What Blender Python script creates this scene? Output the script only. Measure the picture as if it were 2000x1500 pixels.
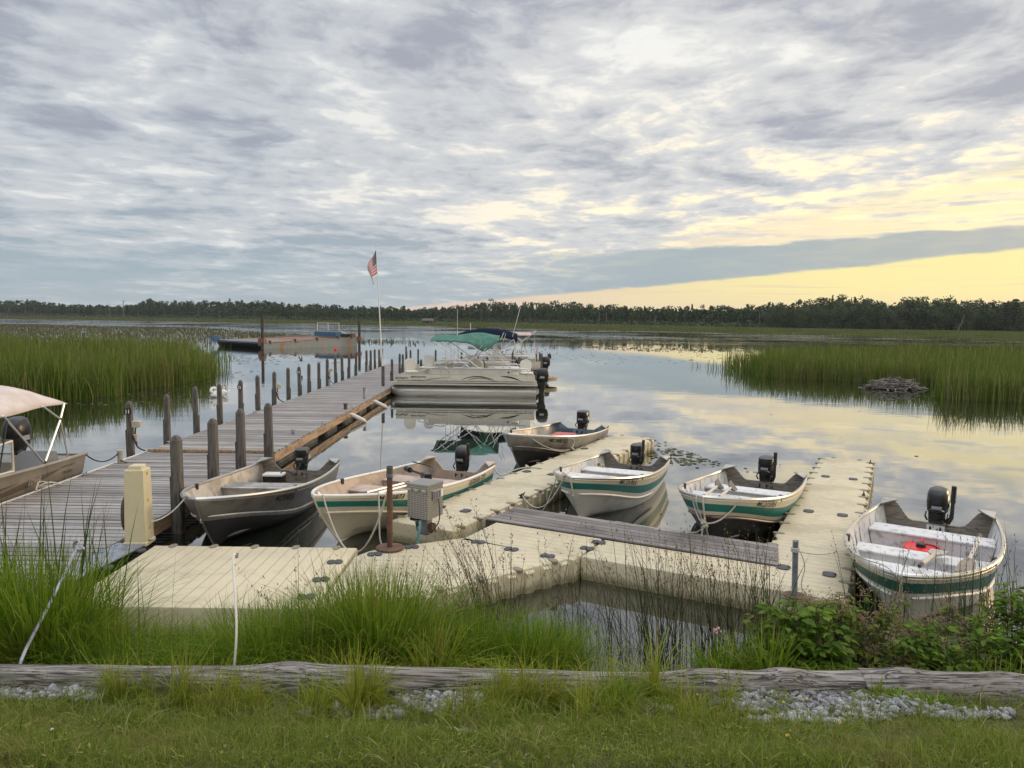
import bpy, bmesh, math, random
import numpy as np
from mathutils import Vector, Matrix
R = math.radians
random.seed(7)
rng = np.random.default_rng(7)
sc = bpy.context.scene
for o in list(bpy.data.objects): bpy.data.objects.remove(o)
COL = sc.collection

# ---------------------------------------------------------------- camera
EYE = 2.8
PITCH, ROLL = 5.0, 0.68
cd = bpy.data.cameras.new('camera'); cam = bpy.data.objects.new('camera', cd); COL.objects.link(cam)
cd.sensor_width = 36.0; cd.lens = 36.0 * 1445 / 2000; cd.clip_start = 0.05; cd.clip_end = 6000
cam.matrix_world = Matrix.Translation((0, 0, EYE)) @ Matrix.Rotation(R(90 - PITCH), 4, 'X') @ Matrix.Rotation(R(ROLL), 4, 'Z')
sc.camera = cam
sc.render.resolution_x = 1024; sc.render.resolution_y = 768
sc.render.engine = 'CYCLES'
sc.cycles.max_bounces = 7; sc.cycles.diffuse_bounces = 3; sc.cycles.glossy_bounces = 4; sc.cycles.transmission_bounces = 4
sc.view_settings.view_transform = 'Standard'; sc.view_settings.look = 'None'
sc.view_settings.exposure = 0.0; sc.view_settings.gamma = 1.0

# ---------------------------------------------------------------- sky
SUN_AZ, SUN_EL = 62.0, 9.0         # degrees to the right of the view, above the horizon
w = bpy.data.worlds.new('World'); sc.world = w; w.use_nodes = True
NT = w.node_tree; NT.nodes.clear()

class S:
    """a scalar socket with arithmetic"""
    def __init__(s, sock, nt): s.s = sock; s.nt = nt
    def _m(a, op, b=None, c=None, clamp=False):
        n = a.nt.nodes.new('ShaderNodeMath'); n.operation = op; n.use_clamp = clamp
        for i, v in enumerate((a, b, c)):
            if v is None: continue
            if isinstance(v, S): a.nt.links.new(v.s, n.inputs[i])
            else: n.inputs[i].default_value = v
        return S(n.outputs[0], a.nt)
    def __add__(a, b): return a._m('ADD', b)
    __radd__ = __add__
    def __sub__(a, b): return a._m('SUBTRACT', b)
    def __rsub__(a, b): return (a * -1.0) + b
    def __mul__(a, b): return a._m('MULTIPLY', b)
    __rmul__ = __mul__
    def __truediv__(a, b): return a._m('DIVIDE', b)
    def clamp(a): return a._m('ADD', 0.0, clamp=True)
    def ss(a, lo, hi):
        n = a.nt.nodes.new('ShaderNodeMapRange'); n.interpolation_type = 'SMOOTHSTEP'
        a.nt.links.new(a.s, n.inputs[0])
        for i, v in ((1, lo), (2, hi)):
            if isinstance(v, S): a.nt.links.new(v.s, n.inputs[i])
            else: n.inputs[i].default_value = v
        n.inputs[3].default_value = 0; n.inputs[4].default_value = 1
        return S(n.outputs[0], a.nt)
def vec(nt, x, y, z=0.0):
    n = nt.nodes.new('ShaderNodeCombineXYZ')
    for i, v in enumerate((x, y, z)):
        if isinstance(v, S): nt.links.new(v.s, n.inputs[i])
        else: n.inputs[i].default_value = v
    return n.outputs[0]
def noise(nt, v, scale, detail=6, rough=.55, dist=0.0, out=0):
    n = nt.nodes.new('ShaderNodeTexNoise'); n.inputs['Scale'].default_value = scale; n.inputs['Detail'].default_value = detail
    n.inputs['Roughness'].default_value = rough; n.inputs['Distortion'].default_value = dist
    if v is not None: nt.links.new(v, n.inputs['Vector'])
    return S(n.outputs[out], nt)
def mixc(nt, f, a, b):
    n = nt.nodes.new('ShaderNodeMix'); n.data_type = 'RGBA'; n.clamp_factor = True
    if isinstance(f, S): nt.links.new(f.s, n.inputs[0])
    else: n.inputs[0].default_value = f
    for i, v in ((6, a), (7, b)):
        if isinstance(v, (tuple, list)): n.inputs[i].default_value = (*v[:3], 1)
        else: nt.links.new(v, n.inputs[i])
    return n.outputs[2]
def scalec(nt, c, f):
    n = nt.nodes.new('ShaderNodeVectorMath'); n.operation = 'SCALE'
    nt.links.new(c, n.inputs[0])
    if isinstance(f, S): nt.links.new(f.s, n.inputs['Scale'])
    else: n.inputs['Scale'].default_value = f
    return n.outputs[0]

tc = NT.nodes.new('ShaderNodeTexCoord'); sp = NT.nodes.new('ShaderNodeSeparateXYZ'); NT.links.new(tc.outputs['Generated'], sp.inputs[0])
dx, dy, dz = (S(sp.outputs[i], NT) for i in range(3))
el = dz._m('ARCSINE') * 57.2958
az = dx._m('ARCTAN2', dy) * 57.2958
zc = dz._m('MAXIMUM', 0.0) + 0.115
qx, qy = dx / zc, dy / zc
arc = (qx * qx + .5)._m('SQRT')
yy = qy + arc * .24
warp = noise(NT, vec(NT, qx * .8, yy * .8, 3.1), 1.0, 4, .55)
big = noise(NT, vec(NT, qx * .70 + warp * .6, yy * .75 + warp * .5, 1.7), 1.0, 5, .5, .2)
mid_ = noise(NT, vec(NT, qx * 2.5 + warp * 1.6 + 9.0, yy * 2.8 + warp * 1.6, 5.2), 1.0, 7, .56, .25)
fine = noise(NT, vec(NT, qx * 7.0 + mid_ * 1.2, yy * 7.2 + mid_ * 1.2, 8.8), 1.0, 6, .60, .4)
right = az.ss(-26.0, 14.0)
# streaks far out lie flat and soft, the near clouds are puffier with bright torn edges
puff = noise(NT, vec(NT, az * .13 + warp * 2.0, el * .34 + warp * 1.5, 4.4), 1.0, 7, .6, .5)
tone = big * .19 + mid_ * .34 + fine * .22 + puff * .25
tone = tone + right * .028 - .022 + el.ss(16.0, 9.0) * .022
dark = mixc(NT, el.ss(4.0, 15.0), (.375, .455, .53), (.38, .405, .485))
dark = mixc(NT, right * .5, dark, (.49, .50, .55))
lite = mixc(NT, right, (.63, .665, .705), (.76, .76, .76))
cl = mixc(NT, tone.ss(.415, .545), dark, lite)
warmh = az.ss(-25.0, 28.0) * el.ss(20.0, 6.0)
high = mixc(NT, warmh, (.98, .97, .93), (1.36, 1.12, .68))
lowwest = az.ss(4.0, 26.0) * el.ss(14.5, 8.0)
cl = mixc(NT, (tone + lowwest * .022).ss(.530, .600) * (right * .35 + .65), cl, high)
# blue grey veil above the far shore
veil = el.ss(6.5, 1.2) * az.ss(26.0, 6.0) * (1.0 - tone.ss(.50, .6) * .35)
cl = mixc(NT, veil * .85, cl, mixc(NT, el.ss(0.0, 4.0), (.44, .52, .56), (.40, .50, .57)))
# two clear strips low in the west with a bank of stratus between them
wob = noise(NT, vec(NT, az * .22, el * 1.2, 2.0), 1.0, 7, .62) * 1.0 - .5
wisp = noise(NT, vec(NT, az * .07 + 4.0, el * 1.9, 6.0), 1.0, 6, .6, .5)
e_low = (az + 4.8) * .0935 + 1.18 + wob * .6
e_mid = (az - 9.6) * .045 + 5.25 + wob * 1.0
e_top = (az - 9.6) * .165 + 6.1 + (wisp - .5) * 4.0
strat = el.ss(e_mid + .25, e_mid - .15) * az.ss(-6.0, 12.0)
cl = mixc(NT, strat * .92, cl, mixc(NT, az.ss(5.0, 36.0), (.385, .475, .53), (.46, .50, .49)))
gap2 = el.ss(e_mid - .12, e_mid + .22) * el.ss(e_top + .9, e_top - .9) * az.ss(8.0, 17.0)
cl = mixc(NT, gap2 * (1.0 - wisp.ss(.44, .60) * .8), cl, mixc(NT, az.ss(12.0, 36.0), (1.02, .86, .62), (1.14, .99, .58)))
gap1 = el.ss(e_low + .14, e_low - .10)
strip = mixc(NT, az.ss(-8.0, 26.0), (.83, .66, .56), (1.05, .92, .43))
strip = mixc(NT, el.ss(2.6, .6) * az.ss(0.0, 20.0) * .8, strip, (.98, .76, .48))
strip = mixc(NT, wisp.ss(.52, .68) * .5, strip, (.86, .64, .48))
cl = mixc(NT, gap1, cl, strip)
# cloud deck overhead, out of view, boosted like an overcast to light the foreground
cl = scalec(NT, cl, el.ss(24.0, 50.0) * 2.1 + 1.0)
cl = mixc(NT, el.ss(-.2, -2.0), cl, (.06, .07, .06))
sky = NT.nodes.new('ShaderNodeTexSky'); sky.sky_type = 'NISHITA'; sky.sun_disc = False
sky.sun_elevation = R(SUN_EL); sky.sun_rotation = R(SUN_AZ); sky.air_density = 1.2; sky.dust_density = 2.0
deck = scalec(NT, cl, 10.0)
final = mixc(NT, .93, sky.outputs[0], deck)
bg = NT.nodes.new('ShaderNodeBackground'); bg.inputs['Strength'].default_value = .1
NT.links.new(final, bg.inputs['Color'])
wo = NT.nodes.new('ShaderNodeOutputWorld'); NT.links.new(bg.outputs[0], wo.inputs['Surface'])

sl = bpy.data.lights.new('sun', 'SUN'); so = bpy.data.objects.new('sun', sl); COL.objects.link(so)
sl.energy = 1.1; sl.angle = R(12); sl.color = (1.0, .70, .40)
sd = Vector((math.sin(R(SUN_AZ)) * math.cos(R(SUN_EL)), math.cos(R(SUN_AZ)) * math.cos(R(SUN_EL)), math.sin(R(SUN_EL))))
so.rotation_euler = sd.to_track_quat('Z', 'Y').to_euler()
so.location = sd * 100

# ---------------------------------------------------------------- helpers
def tag(o, label=None, cat=None, group=None, kind=None):
    if label: o['label'] = label
    if cat: o['category'] = cat
    if group: o['group'] = group
    if kind: o['kind'] = kind
    return o
def thing(name, label, cat, loc=(0, 0, 0), rz=0.0, group=None, rot=None):
    o = bpy.data.objects.new(name, None); COL.objects.link(o); o.empty_display_size = .2
    o.location = loc; o.rotation_euler = rot if rot else (0, 0, rz)
    return tag(o, label, cat, group)
def copy_tree(o, parent=None):
    c = o.copy(); COL.objects.link(c); c.parent = parent
    for ch in [x for x in bpy.data.objects if x.parent == o]: copy_tree(ch, c)
    return c
def sm(x, a, b):
    t = min(1, max(0, (x - a) / (b - a))); return t * t * (3 - 2 * t)
def lerp(a, b, t): return a + (b - a) * t
def V(*a): return Vector(a)

class MB:
    def __init__(s): s.v = []; s.f = []; s.m = []; s.mats = []
    def mi(s, m):
        if m is None: return 0
        if m not in s.mats: s.mats.append(m)
        return s.mats.index(m)
    def add(s, vs, fs, m=None, M=None):
        b = len(s.v); i = s.mi(m)
        for p in vs:
            p = Vector(p)
            s.v.append(tuple(M @ p if M else p))
        for f in fs: s.f.append(tuple(b + k for k in f)); s.m.append(i)
        return s
    def box(s, x0, x1, y0, y1, z0, z1, m=None, M=None, c=0.0):
        if c <= 0:
            vs = [(x, y, z) for z in (z0, z1) for x, y in ((x0, y0), (x1, y0), (x1, y1), (x0, y1))]
            return s.add(vs, [(3, 2, 1, 0), (4, 5, 6, 7), (0, 1, 5, 4), (1, 2, 6, 5), (2, 3, 7, 6), (3, 0, 4, 7)], m, M)
        ring = lambda e: [(x0 + e + c, y0 + e), (x1 - e - c, y0 + e), (x1 - e, y0 + e + c), (x1 - e, y1 - e - c), (x1 - e - c, y1 - e), (x0 + e + c, y1 - e), (x0 + e, y1 - e - c), (x0 + e, y0 + e + c)]
        return s.prism([(z0, ring(c * .6)), (z0 + c * .6, ring(0)), (z1 - c * .6, ring(0)), (z1, ring(c * .6))], m, M)
    def prism(s, rings, m=None, M=None, cap=(True, True), closed=True):
        """rings: list of (z, [(x,y)...]) or lists of 3d points"""
        R3 = [[(p[0], p[1], r[0]) for p in r[1]] if isinstance(r[0], (int, float)) else r for r in rings]
        n = len(R3[0]); vs = [p for r in R3 for p in r]; fs = []
        for k in range(len(R3) - 1):
            for i in range(n if closed else n - 1):
                j = (i + 1) % n; fs.append((k * n + i, k * n + j, (k + 1) * n + j, (k + 1) * n + i))
        if cap[0]: fs.append(tuple(reversed(range(n))))
        if cap[1]: fs.append(tuple((len(R3) - 1) * n + i for i in range(n)))
        return s.add(vs, fs, m, M)
    def tube(s, pts, r, m=None, n=8, M=None, cap=True):
        pts = [Vector(p) for p in pts]; rr = r if isinstance(r, (list, tuple)) else [r] * len(pts)
        rings = []; up = None
        for i, p in enumerate(pts):
            d = (pts[min(i + 1, len(pts) - 1)] - pts[max(i - 1, 0)]).normalized()
            if up is None:
                up = Vector((0, 0, 1)) if abs(d.z) < .9 else Vector((1, 0, 0))
            a = d.cross(up)
            if a.length < 1e-5: a = d.orthogonal()
            a.normalize(); b = d.cross(a).normalized(); up = -b if b.dot(up) < 0 else b
            b = up - d * up.dot(d); b.normalize(); a = b.cross(d)
            rings.append([tuple(p + (a * math.cos(2 * math.pi * k / n) + b * math.sin(2 * math.pi * k / n)) * rr[i]) for k in range(n)])
        return s.prism(rings, m, M, (cap, cap))
    def ball(s, c, r, m=None, n=10, M=None):
        r = r if isinstance(r, (tuple, list)) else (r, r, r); k = max(4, n // 2); rings = []
        for i in range(k + 1):
            t = -math.pi / 2 + math.pi * i / k; cr = max(math.cos(t), .02)
            rings.append([(c[0] + r[0] * cr * math.cos(2 * math.pi * j / n), c[1] + r[1] * cr * math.sin(2 * math.pi * j / n), c[2] + r[2] * math.sin(t)) for j in range(n)])
        return s.prism(rings, m, M)
    def lathe(s, prof, m=None, n=16, M=None):
        return s.prism([[(r * math.cos(2 * math.pi * j / n), r * math.sin(2 * math.pi * j / n), z) for j in range(n)] for r, z in prof], m, M)
    def build(s, name, mat=None, parent=None, smooth=False, ang=35, loc=None):
        me = bpy.data.meshes.new(name); me.from_pydata(s.v, [], s.f)
        for q in (s.mats if s.mats else [mat]):
            if q is not None: me.materials.append(q)
        if len(s.mats) > 1: me.polygons.foreach_set('material_index', s.m)
        if smooth:
            me.polygons.foreach_set('use_smooth', [True] * len(s.f)); me.set_sharp_from_angle(angle=R(ang))
        me.update()
        o = bpy.data.objects.new(name, me); COL.objects.link(o)
        if parent: o.parent = parent
        if loc: o.location = loc
        return o

def cat_pts(a, b, sag, n=14):
    a, b = Vector(a), Vector(b); out = []
    for i in range(n + 1):
        t = i / n; p = a.lerp(b, t); p.z -= sag * 4 * t * (1 - t); out.append(p)
    return out
def spline(P, n=6):
    P = [Vector(p) for p in P]; out = []
    for i in range(len(P) - 1):
        p0, p1, p2, p3 = P[max(i - 1, 0)], P[i], P[i + 1], P[min(i + 2, len(P) - 1)]
        for k in range(n):
            t = k / n
            out.append(.5 * ((2 * p1) + (p2 - p0) * t + (2 * p0 - 5 * p1 + 4 * p2 - p3) * t * t + (3 * p1 - p0 - 3 * p2 + p3) * t ** 3))
    return out + [P[-1]]

def text2d(body, size=1.0, bold=0.0, shear=0.0, sx=1.0):
    c = bpy.data.curves.new('t', 'FONT'); c.body = body; c.size = size; c.offset = bold; c.shear = shear; c.resolution_u = 2
    o = bpy.data.objects.new('t', c); COL.objects.link(o)
    dg = bpy.context.evaluated_depsgraph_get(); dg.update()
    me = bpy.data.meshes.new_from_object(o.evaluated_get(dg))
    vs = [(v.co.x * sx, v.co.y) for v in me.vertices]; fs = [tuple(p.vertices) for p in me.polygons]
    bpy.data.objects.remove(o); bpy.data.curves.remove(c); bpy.data.meshes.remove(me)
    return vs, fs
def text_flat(mb, body, size, M, m=None, **k):
    vs, fs = text2d(body, size, **k)
    mb.add([(x, y, 0) for x, y in vs], fs, m, M)

# ---------------------------------------------------------------- materials
MATS = {}
def mat(name, col, rough=.6, metal=0.0, var=0.0, vs=6.0, col2=None, bump=0.0, bs=40.0, island=0.0, stretch=(1, 1, 1), spec=None, thr=(.42, .62), alpha=None):
    """procedural surface: base colour broken by noise (dirt, wear), per-island tone, bump"""
    if name in MATS: return MATS[name]
    m = bpy.data.materials.new(name); m.use_nodes = True; nt = m.node_tree; p = nt.nodes['Principled BSDF']; MATS[name] = m
    p.inputs['Roughness'].default_value = rough; p.inputs['Metallic'].default_value = metal
    if spec is not None: p.inputs['Specular IOR Level'].default_value = spec
    c = None
    t = nt.nodes.new('ShaderNodeTexCoord'); mp = nt.nodes.new('ShaderNodeMapping'); mp.inputs['Scale'].default_value = stretch
    nt.links.new(t.outputs['Object'], mp.inputs['Vector'])
    base = (*col, 1)
    rgb = nt.nodes.new('ShaderNodeRGB'); rgb.outputs[0].default_value = base; c = rgb.outputs[0]
    if col2 is not None:
        n = noise(nt, mp.outputs[0], vs, 8, .62, .3); c = mixc(nt, n.ss(*thr), c, col2)
    if var:
        n2 = noise(nt, mp.outputs[0], vs * 3.1, 5, .6); c = scalec(nt, c, n2 * (2 * var) + (1 - var))
    if island:
        g = nt.nodes.new('ShaderNodeNewGeometry'); c = scalec(nt, c, S(g.outputs['Random Per Island'], nt) * (2 * island) + (1 - island))
    nt.links.new(c, p.inputs['Base Color'])
    if bump:
        b = nt.nodes.new('ShaderNodeBump'); b.inputs['Strength'].default_value = bump; b.inputs['Distance'].default_value = .01
        n3 = noise(nt, mp.outputs[0], bs, 6, .6); nt.links.new(n3.s, b.inputs['Height']); nt.links.new(b.outputs[0], p.inputs['Normal'])
    return m
def leafmat(name, c1, c2, trans=.35, rough=.5, c3=None, ps=0.0, pc=None, pt=(.5, .68), k3=.86):
    """thin leaf: each blade its own tone between c1 and c2"""
    m = bpy.data.materials.new(name); m.use_nodes = True; nt = m.node_tree; nt.nodes.clear()
    g = nt.nodes.new('ShaderNodeNewGeometry'); r = S(g.outputs['Random Per Island'], nt)
    c = mixc(nt, r.ss(0.0, 1.0), c1, c2)
    if c3: c = mixc(nt, r.ss(k3, k3 + .06), c, c3)
    if ps:
        t = nt.nodes.new('ShaderNodeTexCoord'); c = mixc(nt, noise(nt, t.outputs['Object'], ps, 6, .62, .5).ss(*pt) * .75, c, pc)
    d = nt.nodes.new('ShaderNodeBsdfDiffuse'); tr = nt.nodes.new('ShaderNodeBsdfTranslucent'); gl = nt.nodes.new('ShaderNodeBsdfGlossy')
    gl.inputs['Roughness'].default_value = rough; gl.inputs['Color'].default_value = (.5, .5, .5, 1)
    for q in (d, tr): nt.links.new(c, q.inputs['Color'])
    a = nt.nodes.new('ShaderNodeMixShader'); a.inputs[0].default_value = trans; nt.links.new(d.outputs[0], a.inputs[1]); nt.links.new(tr.outputs[0], a.inputs[2])
    b = nt.nodes.new('ShaderNodeMixShader'); b.inputs[0].default_value = .018; nt.links.new(a.outputs[0], b.inputs[1]); nt.links.new(gl.outputs[0], b.inputs[2])
    o = nt.nodes.new('ShaderNodeOutputMaterial'); nt.links.new(b.outputs[0], o.inputs[0])
    return m

alu = mat('bare aluminium', (.46, .43, .39), .42, .75, .18, 5, (.30, .28, .26), .12, 25)
alu_in = mat('weathered aluminium', (.55, .50, .44), .5, .45, .2, 4, (.36, .31, .27), .1, 30)
rail = mat('bright tube', (.62, .61, .59), .3, .85, .1, 12)
cream = mat('cream hull paint', (.62, .56, .45), .42, 0, .10, 3, (.46, .40, .32), .04, 12, thr=(.55, .75))
white = mat('white hull paint', (.68, .65, .60), .4, 0, .1, 4, (.50, .46, .42), .04, 14, thr=(.55, .75))
white_in = mat('chalky white interior paint', (.60, .59, .575), .6, 0, .16, 9, (.33, .305, .285), .06, 20, thr=(.50, .68))
teal = mat('teal stripe paint', (.012, .185, .165), .4, 0, .12, 4, (.02, .15, .14))
green_dk = mat('dark green stripe paint', (.010, .115, .085), .45, 0, .12, 4)
black_hull = mat('dark hull bottom', (.028, .024, .024), .45, 0, .25, 5, (.05, .04, .035))
tan_in = mat('tan interior paint', (.46, .355, .28), .55, 0, .1, 5, (.36, .275, .22), .03, 20)
blackp = mat('black plastic', (.012, .012, .013), .32, 0, .15, 8)
blackm = mat('black metal', (.018, .018, .019), .45, .2, .2, 9)
ink = mat('black lettering', (.015, .015, .016), .5)
inkw = mat('white lettering', (.75, .75, .74), .5)
inkr = mat('red lettering', (.45, .06, .05), .5)
inkb = mat('blue lettering', (.12, .28, .55), .5)
woodt = mat('grey transom wood', (.22, .19, .155), .75, 0, .3, 5, (.12, .10, .08), .5, 30, stretch=(1, 1, 7))
rope_m = mat('pale rope', (.46, .43, .37), .9, 0, .2, 60)
rope_d = mat('dark line', (.03, .03, .03), .8)
red_p = mat('red plastic', (.62, .012, .012), .38, 0, .06, 5)
def plankmat(name, c1, c2, c3, isl=.28):
    m = bpy.data.materials.new(name); m.use_nodes = True; nt = m.node_tree; p = nt.nodes['Principled BSDF']; p.inputs['Roughness'].default_value = .82
    t = nt.nodes.new('ShaderNodeTexCoord'); mp = nt.nodes.new('ShaderNodeMapping'); mp.inputs['Scale'].default_value = (1.6, 22, 10); nt.links.new(t.outputs['Object'], mp.inputs[0])
    g = nt.nodes.new('ShaderNodeNewGeometry'); r = S(g.outputs['Random Per Island'], nt)
    n = noise(nt, mp.outputs[0], 1.5, 8, .65, .4); n2 = noise(nt, t.outputs['Object'], 1.3, 5, .6)
    c = mixc(nt, n.ss(.36, .66), c1, c2); c = mixc(nt, n2.ss(.44, .66) * .8, c, c3)
    c = scalec(nt, c, r * (2 * isl) + (1 - isl)); nt.links.new(c, p.inputs['Base Color'])
    b = nt.nodes.new('ShaderNodeBump'); b.inputs['Strength'].default_value = .35; b.inputs['Distance'].default_value = .004
    nt.links.new(n.s, b.inputs['Height']); nt.links.new(b.outputs[0], p.inputs['Normal'])
    return m
deckwood = plankmat('weathered deck boards', (.185, .172, .162), (.325, .305, .288), (.22, .19, .168))
fascia = mat('raw rim board', (.40, .27, .16), .75, 0, .25, 3, (.22, .13, .08), .3, 20, stretch=(6, .6, 6))
postwood = mat('weathered piling wood', (.125, .110, .098), .88, 0, .4, 7, (.058, .050, .044), .6, 40, stretch=(4, 4, .5))
darkwood = mat('dark wet timber', (.06, .045, .035), .8, 0, .3, 5, (.03, .024, .02), .4, 30)
tub = mat('black float tub', (.045, .042, .038), .6, 0, .25, 4, (.09, .08, .065), .1, 20)
galv = mat('galvanised steel', (.33, .36, .42), .45, .6, .2, 8, (.22, .24, .28))
rust = mat('rusty brown pipe', (.085, .05, .035), .75, .1, .3, 9, (.16, .075, .04), .3, 40)
beigebox = mat('beige box plastic', (.42, .38, .31), .6, 0, .12, 9)

# ---------------------------------------------------------------- the setting
def gz(x, y):
    y = y - .04 * math.sin(x * 1.3) * (1 if y > 4.3 else .4)
    P = [(-40, 2.2), (1.5, 1.17), (2.6, 1.15), (3.0, 1.02), (3.5, .815), (3.87, .755), (4.12, .62), (5.0, .18), (5.6, -.08), (7.0, -.7), (9.0, -1.5), (4000, -1.6)]
    z = P[-1][1]
    for (a, za), (b, zb) in zip(P, P[1:]):
        if y <= b:
            z = lerp(za, zb, min(1, max(0, (y - a) / (b - a)))); break
    return z + .012 * math.sin(x * 7 + y * 5) * math.sin(x * 3.1 - y * 6.3) * (1 if y < 6 else 0)
earth = mat('bank soil', (.060, .055, .030), .95, 0, .35, 9, (.11, .095, .06), .8, 50, spec=.1)
mb = MB()
xs = [-3000, -600, -150, -60, -30, -15] + [i * .25 for i in range(-36, 37)] + [15, 30, 60, 150, 600, 3000]
ys = [-60, -20, -5, 0] + [1 + i * .15 for i in range(0, 36)] + [7, 8, 9, 20, 100, 1000, 5000]
mb.add([(x, y, gz(x, y)) for y in ys for x in xs], [(j * len(xs) + i, j * len(xs) + i + 1, (j + 1) * len(xs) + i + 1, (j + 1) * len(xs) + i) for j in range(len(ys) - 1) for i in range(len(xs) - 1)])
tag(mb.build('ground', earth, smooth=True, ang=80), kind='structure')

wm = bpy.data.materials.new('lake water'); wm.use_nodes = True; nt = wm.node_tree; nt.nodes.clear()
wd_ = nt.nodes.new('ShaderNodeBsdfDiffuse'); wd_.inputs['Color'].default_value = (.010, .013, .008, 1)
wg_ = nt.nodes.new('ShaderNodeBsdfGlossy'); wg_.inputs['Roughness'].default_value = .015; wg_.inputs['Color'].default_value = (.96, .97, .98, 1)
lw = nt.nodes.new('ShaderNodeLayerWeight'); lw.inputs['Blend'].default_value = .5
fr_ = S(lw.outputs['Facing'], nt)._m('POWER', 3.1) * .90 + .085
wx = nt.nodes.new('ShaderNodeMixShader'); nt.links.new(fr_.s, wx.inputs[0]); nt.links.new(wd_.outputs[0], wx.inputs[1]); nt.links.new(wg_.outputs[0], wx.inputs[2])
wo_ = nt.nodes.new('ShaderNodeOutputMaterial'); nt.links.new(wx.outputs[0], wo_.inputs[0])
t = nt.nodes.new('ShaderNodeTexCoord')
mp = nt.nodes.new('ShaderNodeMapping'); mp.inputs['Scale'].default_value = (1.0, 1.9, 1); nt.links.new(t.outputs['Object'], mp.inputs[0])
n1 = noise(nt, mp.outputs[0], .55, 3, .5, .5); n2 = noise(nt, mp.outputs[0], 3.0, 3, .55, .3)
n3 = noise(nt, t.outputs['Object'], .045, 3, .5)
spx = nt.nodes.new('ShaderNodeSeparateXYZ'); nt.links.new(t.outputs['Object'], spx.inputs[0])
px_, py_ = S(spx.outputs[0], nt), S(spx.outputs[1], nt)
calm = n3.ss(.38, .62) * .75 + .25
lively = px_.ss(-5.0, -9.0) * 1.2 + .55 + py_.ss(60.0, 150.0) * 5.0      # the breeze reaches the open lake and the left bay
hgt = n1 * 1.0 + n2 * .16 * (calm * lively)
b = nt.nodes.new('ShaderNodeBump'); b.inputs['Distance'].default_value = .05
nt.links.new(hgt.s, b.inputs['Height']); nt.links.new((calm * lively * .085).s, b.inputs['Strength']); nt.links.new(b.outputs[0], wg_.inputs['Normal'])
mb = MB(); mb.add([(-3000, 3.5, 0), (3000, 3.5, 0), (3000, 5000, 0), (-3000, 5000, 0)], [(0, 1, 2, 3)])
tag(mb.build('water', wm), kind='structure')

# far shore: low marshy land rising to a wooded slope
def at(px, py, z=0.0, Y=None):
    """the point where a sight line meets height z (or distance Y)"""
    x, y = (px - 1000) / 1445, (750 - py) / 1445
    r, q = R(ROLL), R(PITCH)
    a, c = x * math.cos(r) - y * math.sin(r), x * math.sin(r) + y * math.cos(r)
    d = V(a, math.cos(q) + c * math.sin(q), -math.sin(q) + c * math.cos(q))
    t = Y / d.y if Y else (z - EYE) / d.z
    return V(0, 0, EYE) + d * t
shore_line = [(-900, 430), (-273, 396), (-170, 340), (-86, 309), (-40, 272), (0, 248), (52, 188), (75, 165), (98, 142), (130, 124), (190, 105), (400, 60)]
land_m = mat('marsh land', (.040, .052, .014), .95, 0, .35, .12, (.070, .076, .026), 0, spec=0.0)
mb = MB(); F_ = [(0.985, -.4), (1.0, .05), (1.06, .35), (1.3, .6), (1.7, 1.2), (2.4, 7), (3.5, 12), (9, 14)]
mb.add([(x * f, y * f, z) for f, z in F_ for x, y in shore_line], [(j * len(shore_line) + i, j * len(shore_line) + i + 1, (j + 1) * len(shore_line) + i + 1, (j + 1) * len(shore_line) + i) for j in range(len(F_) - 1) for i in range(len(shore_line) - 1)])
tag(mb.build('far_shore', land_m, smooth=True), kind='structure')

# ---------------------------------------------------------------- plastic floating dock
def plastic(name, axis='x', pitch=.127):
    m = bpy.data.materials.new(name); m.use_nodes = True; nt = m.node_tree; p = nt.nodes['Principled BSDF']; p.inputs['Roughness'].default_value = .62
    t = nt.nodes.new('ShaderNodeTexCoord'); s_ = nt.nodes.new('ShaderNodeSeparateXYZ'); nt.links.new(t.outputs['Object'], s_.inputs[0])
    g = nt.nodes.new('ShaderNodeNewGeometry'); gs = nt.nodes.new('ShaderNodeSeparateXYZ'); nt.links.new(g.outputs['Normal'], gs.inputs[0])
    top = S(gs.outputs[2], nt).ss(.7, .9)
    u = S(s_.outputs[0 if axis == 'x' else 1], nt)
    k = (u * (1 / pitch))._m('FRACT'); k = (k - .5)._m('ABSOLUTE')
    line = k.ss(.455, .488) * top                     # moulded groove; its shade is also darkened into the colour
    u2 = S(s_.outputs[1 if axis == 'x' else 0], nt); k2 = ((u2 * 70.0)._m('FRACT') - .5)._m('ABSOLUTE')
    n = noise(nt, t.outputs['Object'], 2.2, 8, .65, .3); nf = noise(nt, t.outputs['Object'], 45, 4, .6)
    ns = noise(nt, t.outputs['Object'], .9, 9, .7, .8); nb = noise(nt, t.outputs['Object'], 13.0, 2, .5)
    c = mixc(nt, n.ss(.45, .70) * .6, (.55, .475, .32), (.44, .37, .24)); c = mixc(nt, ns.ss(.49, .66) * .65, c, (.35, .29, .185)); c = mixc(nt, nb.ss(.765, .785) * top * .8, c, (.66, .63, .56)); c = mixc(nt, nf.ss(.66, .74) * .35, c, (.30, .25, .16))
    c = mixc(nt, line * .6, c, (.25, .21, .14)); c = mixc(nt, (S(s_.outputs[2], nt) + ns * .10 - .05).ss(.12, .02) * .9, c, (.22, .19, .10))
    nt.links.new(c, p.inputs['Base Color'])
    b = nt.nodes.new('ShaderNodeBump'); b.inputs['Strength'].default_value = .7; b.inputs['Distance'].default_value = .008
    h = (1.0 - line) + k2 * .03 * top + nf * .05; nt.links.new(h.s, b.inputs['Height']); nt.links.new(b.outputs[0], p.inputs['Normal'])
    return m
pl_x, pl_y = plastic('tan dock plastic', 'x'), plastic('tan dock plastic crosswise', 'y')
coupler_m = mat('dark rubber coupler', (.045, .045, .055), .55, 0, .2, 20)
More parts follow.
